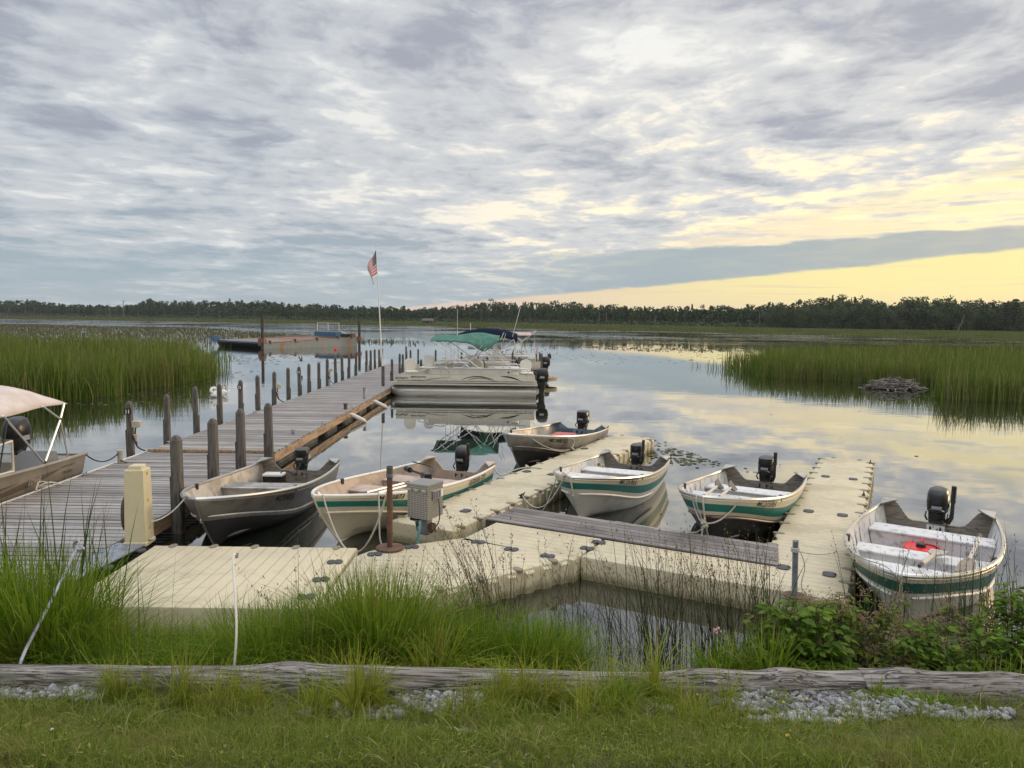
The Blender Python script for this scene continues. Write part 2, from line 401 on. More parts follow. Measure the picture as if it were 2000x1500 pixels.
pocket_m = mat('olive pocket plug', (.20, .17, .11), .6, 0, .15, 20)
ZT = .26
def inset(poly, d):
    n = len(poly); out = []
    for i in range(n):
        p0, p1, p2 = V(*poly[i - 1]), V(*poly[i]), V(*poly[(i + 1) % n])
        a = (p1 - p0).normalized(); b_ = (p2 - p1).normalized(); na, nb = V(-a.y, a.x), V(-b_.y, b_.x)
        k = (na + nb); k = k / max(.3, k.dot(na)); out.append(tuple(p1 + k * d))
    return out
def rounded(poly, r, idx, n=5):
    out = []
    for i, p in enumerate(poly):
        if i not in idx: out.append(p); continue
        p0, p1, p2 = V(*poly[i - 1]), V(*p), V(*poly[(i + 1) % len(poly)])
        a, b_ = p1 + (p0 - p1).normalized() * r, p1 + (p2 - p1).normalized() * r
        for k in range(n + 1):
            t = k / n; out.append(tuple(a * (1 - t) ** 2 + p1 * 2 * t * (1 - t) + b_ * t * t))
    return out
def bowtie(mb, x, y, a, s=1.0, z=ZT, m=None):
    pts = []
    for k in range(20):
        th = 2 * math.pi * k / 20; rr = .082 * (.22 + .78 * abs(math.cos(th)) ** 1.1)
        pts.append((rr * math.cos(th) * s, rr * math.sin(th) * s * 1.5))
    M = Matrix.Translation((x, y, z)) @ Matrix.Rotation(a, 4, 'Z')
    mb.prism([(-.006, pts), (.010, pts), (.014, [(u * .86, v * .86) for u, v in pts])], m, M)
def dock_section(label, loc, rz, poly, matl, ribs=(), plugs=(), couplers=(), rnd=(), rr=.12):
    """poly is counter-clockwise in local metres; ribs: edges with moulded ribs; plugs: edges with pocket plugs"""
    t = thing('floating_dock_section', label, 'dock', loc, rz, 'tan plastic floating dock sections')
    pl = rounded(poly, rr, rnd) if rnd else poly
    mb = MB()
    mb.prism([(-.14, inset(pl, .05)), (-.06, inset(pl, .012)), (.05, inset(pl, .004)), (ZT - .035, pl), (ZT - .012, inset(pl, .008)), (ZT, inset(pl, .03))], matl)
    for e in ribs:
        p0, p1 = V(*poly[e]), V(*poly[(e + 1) % len(poly)]); L = (p1 - p0).length; d = (p1 - p0) / L; nrm = V(d.y, -d.x)
        n = int(L / .235)
        for i in range(n):
            c = (i + .5) * L / n; wdt = L / n * .30
            q = [p0 + d * (c - wdt), p0 + d * (c + wdt)]
            mb.prism([(-.10, [tuple(q[0] - nrm * .02), tuple(q[0] + nrm * .022 + d * .02), tuple(q[1] + nrm * .022 - d * .02), tuple(q[1] - nrm * .02)]),
                      (ZT - .05, [tuple(q[0] - nrm * .02), tuple(q[0] + nrm * .030 + d * .02), tuple(q[1] + nrm * .030 - d * .02), tuple(q[1] - nrm * .02)]),
                      (ZT - .03, [tuple(q[0] - nrm * .02), tuple(q[0] + nrm * .006 + d * .02), tuple(q[1] + nrm * .006 - d * .02), tuple(q[1] - nrm * .02)])], matl)
    mb.build('deck_body', None, t, True, 40)
    for e in plugs:
        p0, p1 = V(*poly[e]), V(*poly[(e + 1) % len(poly)]); L = (p1 - p0).length; d = (p1 - p0) / L; nin = V(-d.y, d.x)
        n = max(1, round(L / .47))
        for i in range(n):
            pm = MB()
            c = p0 + d * ((i + .5) * L / n) + nin * .035; pts = []
            for k in range(14):
                th = 2 * math.pi * k / 14; pts.append(tuple(c + nin * (.07 * math.cos(th)) + d * (.042 * math.sin(th))))
            pm.prism([(ZT - .02, pts), (ZT + .006, pts)], pocket_m)
            q = p0 + d * ((i + .5) * L / n)
            pm.prism([(ZT - .12, [tuple(q + d * .03 + nin * .01), tuple(q - d * .03 + nin * .01), tuple(q - d * .03 - nin * .008), tuple(q + d * .03 - nin * .008)]), (ZT - .03, [tuple(q + d * .05 + nin * .01), tuple(q - d * .05 + nin * .01), tuple(q - d * .05 - nin * .01), tuple(q + d * .05 - nin * .01)])], matl)
            pm.build('pocket_plug', None, t)
    for x, y, a in couplers:
        cm = MB(); bowtie(cm, x, y, a); cm.build('coupler', coupler_m, t, True)
    return t
AU = R(62.5); U = V(math.cos(AU), math.sin(AU)); N = V(U.y, -U.x)
def un(u, n, z=0.0): p = U * u + N * n; return V(p.x, p.y, z)
G = 'x'
def rect(a, b): return [(0, -b), (a, -b), (a, 0), (0, 0)]
# the three fingers-and-walkway runs share one heading: local +x runs out along the finger, +y to its left
def fin(label, u0, u1, n0, n1, **k):
    p = un(u0, n0); return dock_section(label, (p.x, p.y, 0), AU, [(0, -(n1 - n0)), (u1 - u0 - .012, -(n1 - n0)), (u1 - u0 - .012, 0), (0, 0)], pl_x, **k)
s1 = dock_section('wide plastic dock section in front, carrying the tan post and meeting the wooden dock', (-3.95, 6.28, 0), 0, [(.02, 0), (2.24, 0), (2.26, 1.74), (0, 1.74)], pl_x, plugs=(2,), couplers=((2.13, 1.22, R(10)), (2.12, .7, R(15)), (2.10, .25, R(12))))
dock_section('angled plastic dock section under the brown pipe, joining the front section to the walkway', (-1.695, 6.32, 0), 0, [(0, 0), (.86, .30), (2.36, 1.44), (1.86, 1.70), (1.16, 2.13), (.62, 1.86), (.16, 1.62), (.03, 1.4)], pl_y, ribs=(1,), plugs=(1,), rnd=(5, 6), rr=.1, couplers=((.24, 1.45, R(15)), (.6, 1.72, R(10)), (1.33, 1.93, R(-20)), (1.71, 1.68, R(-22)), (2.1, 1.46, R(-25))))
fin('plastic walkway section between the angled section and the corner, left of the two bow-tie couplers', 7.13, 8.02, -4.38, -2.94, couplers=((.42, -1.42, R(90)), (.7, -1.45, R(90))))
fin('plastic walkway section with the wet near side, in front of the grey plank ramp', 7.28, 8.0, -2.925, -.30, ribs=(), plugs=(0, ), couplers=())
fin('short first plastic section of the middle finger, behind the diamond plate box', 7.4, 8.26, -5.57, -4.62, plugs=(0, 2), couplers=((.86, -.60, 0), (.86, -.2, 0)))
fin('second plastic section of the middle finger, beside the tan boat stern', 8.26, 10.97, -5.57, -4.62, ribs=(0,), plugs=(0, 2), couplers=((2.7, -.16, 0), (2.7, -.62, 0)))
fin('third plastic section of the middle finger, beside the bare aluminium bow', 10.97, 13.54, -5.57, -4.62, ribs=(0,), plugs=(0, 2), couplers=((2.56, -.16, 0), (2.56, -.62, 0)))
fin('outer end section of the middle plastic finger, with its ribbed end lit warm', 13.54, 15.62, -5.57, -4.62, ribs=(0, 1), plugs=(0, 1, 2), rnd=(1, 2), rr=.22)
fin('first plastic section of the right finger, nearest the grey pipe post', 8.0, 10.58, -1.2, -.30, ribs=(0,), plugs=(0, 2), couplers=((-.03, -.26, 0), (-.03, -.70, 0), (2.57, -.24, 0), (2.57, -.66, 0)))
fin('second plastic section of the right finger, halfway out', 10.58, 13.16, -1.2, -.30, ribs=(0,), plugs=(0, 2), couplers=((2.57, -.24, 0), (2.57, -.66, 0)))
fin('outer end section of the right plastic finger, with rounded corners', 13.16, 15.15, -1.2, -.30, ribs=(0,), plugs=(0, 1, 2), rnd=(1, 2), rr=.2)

# grey plank ramp lying along the walkway
p0 = un(8.02, -4.52); d = (un(7.98, -1.0) - p0).normalized(); L = (un(7.98, -1.0) - p0).length
t = thing('plank_ramp', 'weathered grey plank ramp lying between the two plastic fingers', 'ramp', (p0.x, p0.y, .0), math.atan2(d.y, d.x))
ramp_m = plankmat('grey ramp boards', (.17, .148, .135), (.265, .235, .215), (.13, .11, .10), .22)
mb = MB()
for k in range(6): mb.box(0.0 + k * .01, L - k * .02, .005 + k * .122, .112 + k * .122, .240, .276, ramp_m, c=.006)
mb.build('planks', None, t)
mb = MB(); mb.box(0, L, -.02, .0025, .15, .268, darkwood); mb.box(.2, .26, .01, .72, .12, .2395, darkwood); mb.box(L - .3, L - .24, .01, .72, .12, .2395, darkwood); mb.build('frame', None, t)

# ---------------------------------------------------------------- the wooden dock
XL, XR = -6.68, -4.36
def wooden(label, y0, y1, z, tubs=True, rail_left=False, tilt=0):
    t = thing('wooden_dock', label, 'dock', (0, y0, 0))
    mb = MB(); y = 0.0; rr = random.Random(int(y0 * 10))
    while y < y1 - y0 - .1:
        wd = .137; j = rr.uniform(-.014, .014)
        mb.box(XL + j, XR + rr.uniform(-.012, .02), y, y + wd - .029, z - .036 + rr.uniform(-.002, .003), z + rr.uniform(-.003, .003), deckwood); y += wd
    mb.build('decking', None, t)
    mb = MB(); L = y1 - y0
    mb.box(XR - .055, XR - .012, 0, L, z - .21, z - .042, fascia); mb.build('rim_board', None, t)
    mb = MB(); mb.box(XL + .01, XL + .05, 0, L, z - .21, z - .042, darkwood); mb.box(XL + .06, XR - .07, 0, .05, z - .21, z - .042, darkwood); mb.box(XL + .06, XR - .07, L - .05, L, z - .21, z - .042, darkwood)
    for k in range(1, 4): mb.box(lerp(XL, XR, k / 4) - .02, lerp(XL, XR, k / 4) + .02, .06, L - .06, z - .2, z - .042, darkwood)
    mb.build('joists', None, t)
    if tubs:
        yy = .35
        while yy < L - 1.2:
            for xa, xb in ((XR - .95, XR - .06), (XL + .07, XL + .95)):
                f = MB(); f.box(xa, xb, yy, yy + 1.05, -.3, z - .214, tub, c=.05)
                for q in (.3, .6): f.box(xb - .02, xb + .006, yy + .06, yy + 1.0, -.02 + q * .12, .0 + q * .12, tub)
                f.build('float', None, t, True)
            yy += 1.85
    if rail_left:
        mb = MB(); mb.box(XL - .03, XL - .005, 0, L, z - .16, z + .012, white); mb.build('edge_strip', None, t)
    return t
dock = wooden('near part of the grey wooden dock beside the tan post, edged with a white strip', 5.3, 13.42, .30, False, True)
for k in range(6): pass
dock2 = wooden('long far part of the grey wooden dock on black floats, running out to the flagpole', 13.50, 40.0, .315)
mb = MB(); mb.box(XL + .02, XR - .02, 13.38, 13.425, .303, .35, fascia); tag(mb.build('threshold_board', None), 'low brown board across the joint of the wooden dock', 'board')
# finger pier between the pontoon boats, and the head of the dock
t = thing('finger_pier', 'narrow wooden finger pier among the pontoon boats behind the green canopy', 'dock', (0, 0, 0))
mb = MB(); x = XR + .04
while x < 1.6: mb.box(x, x + .128, 32.6, 33.8, .26, .30, deckwood); x += .14
mb.build('decking', None, t)
mb = MB(); mb.box(XR + .04, 1.62, 32.57, 32.595, .06, .255, fascia); mb.box(XR + .04, 1.62, 33.805, 33.83, .06, .255, darkwood); mb.build('rim_board', None, t)
mb = MB()
for k in range(4): mb.box(XR + .6 + k * 1.4, XR + 1.5 + k * 1.4, 32.65, 33.75, -.3, .2, tub, c=.05)
mb.build('floats', None, t, True)
# half-round swim deck end
t = thing('round_pier_end', 'small tan half-round platform past the pontoon boat outboards', 'dock', (1.22, 32.3, 0))
mb = MB()
pts = [(0, -.55), (.2, -.55)] + [(.2 + .55 * math.cos(a), .55 * math.sin(a)) for a in [R(-80 + 16 * i) for i in range(11)]] + [(.2, .55), (0, .55)]
mb.prism([(.16, pts), (.30, pts), (.325, inset(pts, .02))], mat('tan platform', (.34, .25, .16), .7, 0, .15, 8)); mb.build('platform', None, t)
mb = MB()
for k in range(5): mb.box(.02 + k * .13, .03 + k * .13, -.45, .45, .3255, .329, darkwood)
mb.build('seams', None, t)

# hinge plate between the plastic and the wooden dock
t = thing('hinge_plate', 'galvanised hinge plate joining the plastic dock to the wooden dock', 'hinge', (-4.13, 7.95, .28), R(-96))
mb = MB(); mb.box(0, 1.75, -.20, -.01, .0, .012, galv); mb.box(.02, 1.6, .02, .12, -.006, .008, galv); mb.tube([(0, .005, .008), (1.7, .005, .008)], .016, galv)
mb.build('plate', None, t)
for k in range(3):
    mb = MB(); bowtie(mb, .15 + k * .55, .14, R(90), .9, -.012); mb.build('coupler', coupler_m, t, True)
mb = MB()
for k in range(7): mb.lathe([(.016, .012), (.016, .022), (.004, .023)], galv, 6, Matrix.Translation((.1 + k * .24, -.15, 0)))
mb.build('bolts', None, t)

# ---------------------------------------------------------------- pilings
def piling_mesh(h, wd=.062):
    mb = MB(); s = wd; c = s * .28
    ring = lambda k: [(s * k - c, -s * k), (s * k, -s * k + c), (s * k, s * k - c), (s * k - c, s * k), (-s * k + c, s * k), (-s * k, s * k - c), (-s * k, -s * k + c), (-s * k + c, -s * k)]
    mb.prism([(-.8, ring(1.02)), (h * .5, ring(1)), (h - .065, ring(.97)), (h - .02, ring(.66)), (h, ring(.42))], postwood)
    return mb
PG = 'wooden mooring pilings along the dock'
ORD = ['first', 'second', 'third', 'fourth', 'fifth', 'sixth', 'seventh', 'eighth', 'ninth', 'tenth', 'eleventh', 'twelfth']
def piling(x, y, h, label, lean=(0, 0), plate=None, box=False, cap=False, wd=.050):
    t = thing('piling', label, 'piling', (x, y, 0), 0, PG, rot=(lean[0], lean[1], random.uniform(-.1, .1)))
    piling_mesh(h, wd).build('post', None, t)
    mb = MB(); mb.box(-wd - .022, -wd - .002, -.035, .035, -.5, h * .58, postwood) if random.random() < .45 else mb.box(wd + .002, wd + .02, -.04, .04, -.5, h * .5, postwood)
    mb.build('splice_board', None, t)
    if plate:
        mb = MB(); mb.box(-.06, .06, -wd - .010, -wd - .002, h - .235, h - .13, blackp); mb.build('number_plate', None, t)
        mb = MB(); text_flat(mb, plate, .095, Matrix.Translation((-.052 if plate == '11' else -.055, -wd - .0125, h - .218)) @ Matrix.Rotation(R(90), 4, 'X'), inkw, bold=.003); mb.build('number', None, t)
    if box:
        mb = MB(); mb.box(wd + .003, wd + .13, -.06, .05, h - .48, h - .36, beigebox, c=.012); mb.box(wd + .13, wd + .15, -.045, .04, h - .465, h - .375, beigebox); mb.build('outlet_box', None, t)
        mb = MB(); mb.tube(spline([(wd + .05, 0, h - .48), (wd + .045, -.02, h - .62), (wd + .07, -.03, h - .8), (wd + .02, -.05, .62), (wd + .10, -.06, .42), (wd + .22, -.02, .335)]), .014, blackp, 6)
        mb.box(wd + .02, wd + .09, -.05, .02, h - .74, h - .60, beigebox, c=.01); mb.build('power_cable', None, t)
    return t
LX = XL - .22
ly = [13.3, 14.75, 16.05, 17.4, 18.75, 20.0, 21.35, 22.65, 23.9, 25.1, 26.25, 27.45, 28.8, 30.1, 31.3, 32.6, 35.1, 36.15, 37.1, 38.2, 39.15]
spec = {0: ('gnarled piling with number 11 plate and power box, nearest on the dock left edge', '11', True), 4: ('piling with number 12 plate on the dock left edge', '12', False), 6: ('piling with beige power box just past the number 12 piling', None, True), 8: ('piling with number 13 plate on the dock left edge', '13', False), 11: ('piling with dangling power box, third past the number 13 piling', None, True)}
for i, y in enumerate(ly):
    if i in spec: l, pn, bx = spec[i]
    else:
        pn, bx = None, False
        a = max(k for k in (0, 4, 8) if k < i)
        nm = {0: 'number 11', 4: 'number 12', 8: 'number 13'}[a]
        l = f'plain weathered piling, {ORD[i - a - 1]} past the {nm} piling on the dock left edge'
    piling(LX + random.uniform(-.03, .03), y, 1.2 + random.uniform(-.03, .07) + (.06 if i == 0 else 0), l, (random.uniform(-.012, .012), random.uniform(-.015, .015)), pn, bx)
for y, h, l in ((9.36, 1.27, 'tall weathered piling nearest the camera, behind the tan post at the aluminium bow'), (10.58, 1.28, 'weathered piling leaning slightly, second along the dock right edge'), (11.7, 1.29, 'weathered piling beside the middle of the aluminium boat, third on the dock right edge'), (12.95, 1.28, 'weathered piling at the joint of the wooden dock, last before the floats')):
    piling(-4.28 if y < 10 or y > 12.5 else -4.43, y if y < 10 or y > 12.5 else y + .30, h, l, (random.uniform(-.01, .01), R(-.6)), wd=.062)
far = [(-4.75, 29.2), (-4.9, 32.1), (-5.0, 33.8), (-5.05, 35.3), (-5.1, 37.1), (-4.9, 38.4), (-3.6, 29.2), (-3.5, 30.4), (-5.9, 41), (-3.8, 36.6), (-2.45, 35.8), (-1.1, 32.45), (0.0, 34.8), (.12, 32.45), (.28, 29.7), (1.32, 35.8), (1.34, 33.9), (1.2, 36.9)]
for i, (x, y) in enumerate(far):
    piling(x, y, 1.18 + random.uniform(-.03, .1), f'dark piling among the moored pontoon boats, {"left of" if x < -3 else "behind" if x < .8 else "right of"} the green canopy', (0, random.uniform(-.01, .01)), wd=.046)

# ---------------------------------------------------------------- rowing boats
class Hull:
    def __init__(h, L, B, tw, zs, zb, q=.7, draft=.13, rake=.125):
        h.L, h.B, h.tw, h.zs, h.zb, h.q, h.draft, h.rake = L, B, tw, zs, zb, q, draft, rake
    def yg(h, s):
        if s < .4: u = s / .4; return h.tw / 2 + (h.B - h.tw) / 2 * u * (2 - u)
        u = (s - .4) / .6; return h.B / 2 * max(0, 1 - u ** 2.3) ** h.q
    def sheer(h, s): return h.zs + (h.zb - h.zs) * s ** 1.7
    def keel(h, s): return -h.draft + (h.draft + .02) * sm(s, .55, 1.0) * .9
    def vm(h, s, v): return v + .2 * sm(s, .5, 1.0) * math.sin(math.pi * v)
    def pt(h, s, v, side=1, off=0.0):
        """side +1 port, -1 starboard"""
        SA = ((0, 0, 0), (.12, .60, .05), (.25, .80, .17), (.4, .885, .36), (.46, .905, .44), (1, 1, 1))
        v = min(1.0, max(0.0, v)); vv = min(1.0, h.vm(s, v))
        for a, b in zip(SA, SA[1:]):
            if vv <= b[0] + 1e-9:
                t = (vv - a[0]) / (b[0] - a[0]); ga, za = lerp(a[1], b[1], t), lerp(a[2], b[2], t); break
        k = sm(s, .35, 1.0)
        g = lerp(ga, vv ** .62, k); zf = lerp(za, vv, k)
        x = s * h.L - h.rake * h.L * (1 - vv) ** 1.35 * sm(s, .45, 1.0)
        zk = h.keel(s); z = zk + (h.sheer(s) - zk) * zf
        y = h.yg(s) * g
        if off:
            y = max(0, y - off); z += off * (1 - vv) * .9; x -= off * sm(s, .6, 1)
        return V(x, y * side, z)
    def wall(h, x, z):
        """inner half width at distance x from the transom and height z"""
        best = 0.0
        for k in range(41):
            v = k / 40; s = min(1.0, x / h.L)
            for _ in range(12): s = min(1.0, max(0.0, (x + h.rake * h.L * (1 - h.vm(s, v)) ** 1.35 * sm(s, .45, 1.0)) / h.L))
            p = h.pt(s, v)
            if p.z <= z + 1e-6: best = p.y
        return max(.02, best - .03)
    def text(h, mb, body, s0, v0, size, m, side=1, **k):
        vs, fs = text2d(body, size, **k); out = []
        for x, y in vs:
            s = s0 - side * x / h.L
            hh = h.sheer(s) - h.keel(s)
            p = h.pt(s, v0 + y / hh, side); p2 = h.pt(s, v0 + y / hh + .01, side); p3 = h.pt(s + .004, v0 + y / hh, side)
            n = (p3 - p).cross(p2 - p); n.normalize()
            if n.y * side < 0: n = -n
            out.append(p + n * .007)
        mb.add(out, fs, m)

def outboard(parent, loc, kind='small', rz=0.0, sc_=1.0, tilt=0.0, lab=None, tiller=True):
    """clamped on a transom: origin at the clamp, boat's bow is +x"""
    o = bpy.data.objects.new('outboard_motor', None)
    mb = MB()
    M = Matrix.Translation(loc) @ Matrix.Rotation(rz, 4, 'Z') @ Matrix.Rotation(tilt, 4, 'Y') @ Matrix.Scale(sc_, 4)
    X = -.10
    mb.box(-.02, .035, -.07, .07, -.12, .03, blackm, M, c=.012)                       # clamp bracket
    for s in (-1, 1):
        mb.tube([(.03, s * .05, -.06), (.12, s * .05, -.06)], .012, blackm, 6, M); mb.tube([(.12, s * .05, -.095), (.12, s * .05, -.025)], .008, blackm, 5, M)
    mb.prism([[(X + a * k, b * k2, z) for a, b in ((-.10, -.05), (.06, -.06), (.09, 0), (.06, .06), (-.10, .05), (-.13, 0))] for z, k, k2 in ((-.62, .75, .55), (-.3, .8, .6), (-.05, .9, .8), (.06, 1.2, 1.3), (.12, 1.35, 1.5))], blackm, M)   # midsection
    mb.box(X - .13, X + .05, -.07, .07, -.64, -.62, blackm, M)
    mb.prism([[(X + a * k, b * k, z) for a, b in ((-.13, -.06), (.09, -.085), (.13, 0), (.09, .085), (-.13, .06), (-.16, 0))] for z, k in ((-.05, .75), (.0, .95), (.10, 1.0), (.13, .9))], blackm, M)
    for s in (-1, 1):
        mb.tube([(-.02, s * .075, -.10), (X - .06, s * .07, .06)], .012, blackm, 6, M); mb.tube([(.02, s * .09, .02), (.05, s * .11, .07), (X + .06, s * .11, .10)], .010, blackm, 6, M)
    mb.tube([(X + .16, -.07, .14), (X + .20, -.05, .16), (X + .20, .05, .16), (X + .16, .07, .14)], .011, blackm, 6, M)
    mb.tube([(.0, .02, .0), (.06, .08, .08), (.03, .12, -.05), (.16, .14, -.18)], .009, blackp, 5, M)
    body = mb.build('outboard_motor', None, parent, True, 40)
    if lab: body['label'] = lab
    mb = MB()
    def ring(z, lx, ly, ox, p=2.6, n=20):
        out = []
        for i in range(n):
            t = 2 * math.pi * i / n; c, s = math.cos(t), math.sin(t)
            out.append((X + ox + lx * math.copysign(abs(c) ** (2 / p), c), ly * math.copysign(abs(s) ** (2 / p), s), z))
        return out
    if kind == 'small': prof = [(.10, .13, .085, -.01), (.12, .165, .105, -.01), (.20, .175, .115, -.01), (.205, .168, .108, -.01), (.215, .176, .116, -.01), (.31, .165, .11, -.01), (.36, .135, .092, -.015), (.38, .08, .055, -.02)]
    elif kind == 'big': prof = [(.10, .15, .10, -.02), (.14, .20, .125, -.02), (.26, .21, .14, -.03), (.265, .20, .13, -.03), (.28, .212, .142, -.03), (.40, .205, .138, -.03), (.50, .165, .112, -.035), (.54, .10, .07, -.04)]
    else: prof = [(.08, .13, .09, 0), (.10, .17, .11, 0), (.22, .17, .115, 0), (.225, .16, .105, 0), (.24, .17, .115, 0), (.33, .16, .11, 0), (.345, .13, .09, 0)]
    mb.prism([ring(z, a, b, ox) for z, a, b, ox in prof], blackp, M)
    z2 = prof[-4][0]
    cw = mb.build('cowl', None, body, True, 50)
    mb = MB()
    mb.box(X - .09, X + .06, .1165 if kind != 'big' else .143, .119 if kind != 'big' else .146, z2 - .06, z2 + .01, mat('grey decal', (.28, .28, .30), .4), M); mb.build('decal', None, body); mb = MB()
    mb.box(X + .152, X + .1735 if kind != 'big' else X + .185, -.05, .05, z2 - .05, z2 - .02, MATS['grey decal'], M)
    mb.build('decal', None, body)
    if kind != 'big' and tiller:
        mb = MB(); h0 = .17
        mb.tube([(.05, .12, .02), (.10, .15, .10), (.11, .155, h0)], [.022, .024, .02], blackm, 8, M)
        mb.tube([(.11, .155, h0), (.12, .16, h0 + .24)], .020, blackp, 8, M); mb.tube([(.117, .158, h0 + .10), (.125, .161, h0 + .29)], .026, blackp, 8, M)
        mb.build('tiller_handle', None, body, True)
    return body

def rowboat(label, X, Y, yaw, hull, rows, mats_in, tr_m, seats, motor, texts=(), stripe2=None, ribs=False, sprayrail=None, rail_m=rail, floor_m=None, trans_cut=.13, fz=.075, name='rowing_boat'):
    t = thing(name, label, 'boat', (X, Y, 0), R(yaw), 'small outboard boats around the docks')
    h = hull
    sv = [1 - (1 - i / 30) ** 1.7 for i in range(31)]
    vv = sorted(set([0, .05, .12, .18, .25, .32, .4, .46, .64, .82, .91, 1.0] + [r[0] for r in rows]))
    mb = MB()
    for side in (1, -1):
        P = [h.pt(s, v, side) for s in sv for v in vv]; n = len(vv)
        for j in range(n - 1):
            vm_ = (vv[j] + vv[j + 1]) / 2
            m_ = [r[1] for r in rows if r[0] >= vm_ - 1e-9][0]
            fs = []
            for i in range(len(sv) - 1):
                q = (i * n + j, (i + 1) * n + j, (i + 1) * n + j + 1, i * n + j + 1)
                fs.append(q if side == -1 else q[::-1])
            used = sorted({k for f in fs for k in f}); ix = {k: a for a, k in enumerate(used)}
            mb.add([P[k] for k in used], [tuple(ix[k] for k in f) for f in fs], m_)
    me_o = mb.build('hull', None, t, True, 50)
    bm = bmesh.new(); bm.from_mesh(me_o.data); bmesh.ops.remove_doubles(bm, verts=bm.verts, dist=.0008); bm.to_mesh(me_o.data); bm.free()
    me_o.data.set_sharp_from_angle(angle=R(50))
    mb = MB()
    for side in (1, -1):
        P = [h.pt(min(s, .993), v, side, .022) for s in sv for v in vv]; n = len(vv)
        mb.add(P, [((i * n + j, i * n + j + 1, (i + 1) * n + j + 1, (i + 1) * n + j) if side == -1 else (i * n + j, (i + 1) * n + j, (i + 1) * n + j + 1, i * n + j + 1)) for i in range(len(sv) - 1) for j in range(n - 1)], mats_in)
    o = mb.build('inner_skin', None, t, True, 60)
    mb = MB()
    g = [h.pt(s, 1.0, 1, .011) for s in sv]
    full = g + [V(p.x, -p.y, p.z) for p in reversed(g[:-1])]
    mb.tube([p + V(0, 0, .004) for p in full], .021, rail_m, 8); mb.build('gunwale', None, t, True)
    # stem band
    mb = MB(); st = [h.pt(1.0, v, 1) + V(.006, 0, 0) for v in [i / 12 for i in range(13)]]; mb.tube(st, .012, rows[-1][1], 6)
    st2 = [h.pt(s, 0, 1) + V(0, 0, -.008) for s in sv[6:]]; mb.tube(st2, .012, rows[0][1], 6); mb.build('stem_band', None, t, True)
    if sprayrail:
        for side in (1, -1):
            mb = MB(); ps = [h.pt(s, sprayrail, side) + V(0, .004 * side, 0) for s in sv[8:29]]; mb.tube(ps, [.004] + [.017] * (len(ps) - 2) + [.006], sprayrail_m if False else rows[1][1], 6)
            ps = [h.pt(s, .92, side) + V(0, .002 * side, 0) for s in sv[0:30]]; mb.build('spray_rail', None, t, True); mb = MB(); mb.tube(ps, .006, rows[-1][1], 5); mb.build('side_rib', None, t, True)
    # transom
    mb = MB(); prof = []
    low = [h.pt(0, v, 1) for v in vv]; hw = h.tw / 2
    bot = [(-p.y, p.z) for p in reversed(low)] + [(p.y, p.z) for p in low[1:]]
    topz = lambda y: h.zs + .055 - (trans_cut + .055) * sm(hw * .80 - abs(y), 0, hw * .36)
    top = [(y, topz(y)) for y in [hw * (1 - i / 14) for i in range(0, 29)]]
    poly = bot[:-1] + top + []
    poly = [p for i, p in enumerate(poly) if i == 0 or (abs(p[0] - poly[i - 1][0]) + abs(p[1] - poly[i - 1][1])) > 1e-4]
    mb.prism([[(-.012, y, z) for y, z in poly], [(.03, y * .985, z) for y, z in poly]], tr_m)
    mb.build('transom', None, t)
    for s in (1, -1):
        mb = MB(); mb.prism([[(-.02, s * hw * 1.0, h.zs + .062), (.24, s * hw * .985, h.zs + .035), (.05, s * hw * .74, h.zs + .062), (-.02, s * hw * .70, h.zs + .062)], [(-.02, s * hw * 1.0, h.zs + .078), (.24, s * hw * .985, h.zs + .045), (.05, s * hw * .74, h.zs + .078), (-.02, s * hw * .70, h.zs + .078)]], tr_m if mats_in is tan_in else alu); mb.build('corner_cap', None, t)
    mb = MB(); mb.box(.031, .045, -.10, .10, h.zs - .28, h.zs - trans_cut - .02, white_in if trans_cut > .15 else tr_m); mb.build('motor_pad', None, t)
    # seats, boxed down to the floor
    for s0, s1, zt, m_ in seats:
        mb = MB(); x0, x1 = s0 * h.L, s1 * h.L; zb_ = h.keel(s0) + (.07 if s0 < .66 else .17)
        w0, w1 = h.wall(x0, zt), h.wall(x1, zt); b0, b1 = h.wall(x0, zb_ + .06) * .9, h.wall(x1, zb_ + .06) * .9
        mid0, mid1 = h.wall(x0, (zt + zb_) / 2), h.wall(x1, (zt + zb_) / 2)
        mb.prism([[(x0 + .02, -b0, zb_), (x1 - .02, -b1, zb_), (x1 - .02, b1, zb_), (x0 + .02, b0, zb_)], [(x0 + .012, -mid0, (zt + zb_) / 2), (x1 - .012, -mid1, (zt + zb_) / 2), (x1 - .012, mid1, (zt + zb_) / 2), (x0 + .012, mid0, (zt + zb_) / 2)], [(x0 + .006, -w0, zt - .012), (x1 - .006, -w1, zt - .012), (x1 - .006, w1, zt - .012), (x0 + .006, w0, zt - .012)]], m_)
        mb.prism([[(x0 - .012, -w0, zt - .012), (x1 + .012, -w1, zt - .012), (x1 + .012, w1, zt - .012), (x0 - .012, w0, zt - .012)], [(x0 - .012, -w0, zt + .004), (x1 + .012, -w1, zt + .004), (x1 + .012, w1, zt + .004), (x0 - .012, w0, zt + .004)], [(x0, -w0, zt + .012), (x1, -w1, zt + .012), (x1, w1, zt + .012), (x0, w0, zt + .012)]], m_)
        mb.build('bench_seat', None, t)
    mb = MB(); fl = [(x * h.L, h.wall(x * h.L, h.keel(x) + fz + .01)) for x in (.012, .2, .4, .56, .68, .76)]
    mb.add([(x, -y, h.keel(x / h.L) + fz) for x, y in fl] + [(x, y, h.keel(x / h.L) + fz) for x, y in fl], [(i, i + 1, i + 7, i + 6) for i in range(5)], floor_m or mats_in); mb.build('floor', None, t)
